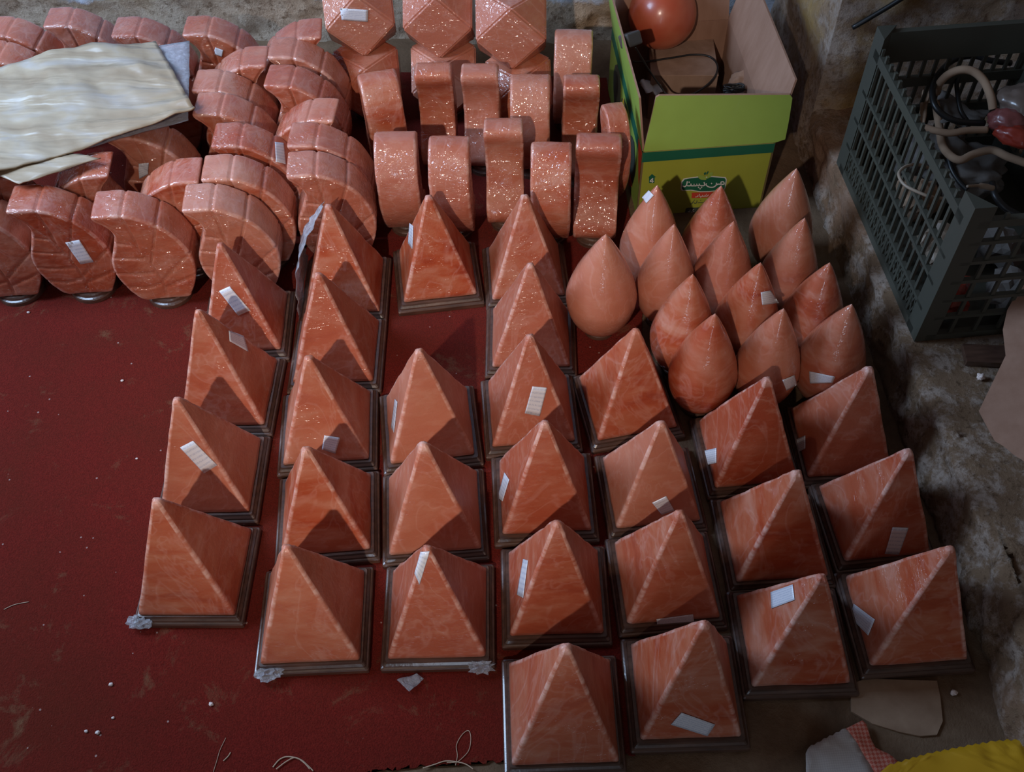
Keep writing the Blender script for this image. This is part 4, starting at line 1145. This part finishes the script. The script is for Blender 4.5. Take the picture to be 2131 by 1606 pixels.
# ------------------------------------------------------------------ sacks at bottom right
def sack_mesh(name, pxs, z, mat, parent=None, zz=None):
    p = [at(a, b, z) for a, b in pxs]; bm = bmesh.new(); vs = [bm.verts.new(q) for q in p]; bm.faces.new(vs)
    bmesh.ops.triangulate(bm, faces=bm.faces)
    for _ in range(3): bmesh.ops.subdivide_edges(bm, edges=[e for e in bm.edges if e.calc_length() > .012], cuts=1, use_grid_fill=False); bmesh.ops.triangulate(bm, faces=bm.faces)
    for q in bm.verts: q.co.z += .006 * nz(q.co, 14) + .004 * abs(nz(q.co, 40, 3))
    me = bpy.data.meshes.new(name); bmesh.ops.recalc_face_normals(bm, faces=bm.faces); bm.to_mesh(me); bm.free(); me.materials.append(mat)
    for q in me.polygons: q.use_smooth = True
    o = bpy.data.objects.new(name, me); col.objects.link(o)
    if parent: o.parent = parent
    md = o.modifiers.new('thickness', 'SOLIDIFY'); md.thickness = .0016
    return o
def D4(l): return [(1550 + a / 3.668, 1380 + b / 3.668) for a, b in l]
def pinked(a, b, n, d):
    out = []
    for i in range(n):
        t0 = i / n; t1 = (i + .5) / n
        out.append((a[0] + (b[0] - a[0]) * t0, a[1] + (b[1] - a[1]) * t0)); out.append((a[0] + (b[0] - a[0]) * t1, a[1] + (b[1] - a[1]) * t1 - d))
    return out
ws = empty('woven_sack', at(1740, 1590, 0)); tag(ws, 'white woven sack corner with a red mesh band lying on the floor', 'sack')
def rel(o, par):
    for q in o.data.vertices: q.co -= par.location
    o.parent = par
rel(sack_mesh('sack_cloth', D4([(462, 690)] + pinked((480, 652), (760, 508), 6, 12) + [(775, 500), (860, 620), (920, 720), (985, 830), (1050, 1000), (470, 1000)]), .016, M['sack_white']), ws)
rel(sack_mesh('red_band', D4([(772, 500), (900, 430), (935, 455), (960, 560), (1000, 640), (1100, 690), (1165, 750), (1230, 1000), (1052, 1000), (988, 830), (922, 720), (862, 620)]), .017, M['sack_red']), ws)
ys = sack_mesh('yellow_sack', D4([(1020, 845)] + pinked((1080, 790), (1420, 690), 6, 14) + pinked((1430, 690), (1900, 605), 8, 14) + pinked((1910, 602), (2400, 560), 8, 14) + [(2400, 1000), (1000, 1000)]), .034, M['yellow_sack'])
tag(ys, 'bright yellow sack with a zigzag cut edge in the lower right corner', 'sack')

# ------------------------------------------------------------------ litter
def loose(name, pts, z, mat, r, label, cat, k=6):
    return cord([at(a, b, z) for a, b in pts], r, mat, name, None, 5, k, label, cat)
loose('jute_thread', [(948, 1592), (952, 1572), (950, 1550), (962, 1528), (975, 1520), (980, 1535), (976, 1560), (962, 1577), (950, 1585), (930, 1586)], FL + .001, M['thread'], .0006, 'fine looped thread standing on the red carpet near its frayed edge', 'thread')
loose('jute_thread', [(568, 1596), (582, 1580), (600, 1574), (625, 1580), (640, 1592), (652, 1604)], FL + .0012, M['thread'], .0011, 'frayed jute thread at the bottom edge of the carpet, left of centre', 'thread')
loose('jute_thread', [(575, 1600), (596, 1584), (615, 1576), (632, 1586), (645, 1600)], FL + .0022, M['thread'], .0009, 'second strand crossing the frayed jute thread at the bottom edge', 'thread')
loose('jute_thread', [(444, 1606), (452, 1580), (458, 1560), (470, 1535)], FL + .001, M['thread'], .0005, 'faint straight thread on the carpet left of the frayed ones', 'thread')
loose('jute_thread', [(465, 1583), (475, 1573), (480, 1565)], FL + .001, M['thread'], .0009, 'short pale thread end on the carpet by the faint straight thread', 'thread')
loose('jute_thread', [(8, 1268), (30, 1258), (60, 1252)], FL + .001, M['thread'], .0006, 'lone pale thread on the carpet at the far left', 'thread')
loose('jute_thread', [(880, 1598), (905, 1590), (930, 1583), (965, 1588), (985, 1600)], FL + .0012, M['thread'], .0009, 'pale thread along the frayed carpet hem at the centre', 'thread')
CH = [((232, 1425), .0032, 'salt crumb on the carpet near the lower left, upper one'), ((440, 1466), .0036, 'salt crumb alone below the leftmost front pyramids'),
      ((204, 1525), .0034, 'right one of two salt crumbs lying close together at lower left'), ((180, 1522), .0026, 'left one of two salt crumbs lying close together at lower left'),
      ((255, 793), .0028, 'small salt crumb on the bare carpet left of the pyramids'), ((60, 651), .0028, 'small salt crumb just below the cut off leaf lamp'),
      ((285, 955), .0022, 'tiny crumb on the carpet left of the third leftmost pyramid'), ((236, 1494), .0024, 'dusty crumb above the pair at lower left'), ((286, 1280), .0018, 'tiny crumb by the base of the lower left pyramid'), ((1985, 1441), .005, 'pale chip on the floor at the foot of the right wall')]
for i, (px, r, lab) in enumerate(CH):
    rest = FL - .0003 if px[0] < 1000 else .0
    lump('salt_chip', px, .003, r, r * .8, r * .6, M['pale'], lab, 'salt chip', i * 2, rest=rest)
fs = sheet('film_scrap', [(826, 1414), (868, 1402), (882, 1412), (852, 1440)], FL + .006, M['film_dense'], 'torn scrap of clear film on the carpet before the third pyramid column', 'plastic scrap', nu=10, nv=6, th=.0006, folds=.003)
tw = cord([at(1366, 753, .006), at(1380, 745, .008), at(1392, 729, .012)], [.002, .003, .004, .004, .003, .003, .003, .004, .004, .003, .003, .002, .001][:9] + [.002] * 4 if False else .0026, M['twig'], 'dry_twig', None, 6, 4, 'dry greenish twig on the floor beside the frontmost teardrops', 'twig')
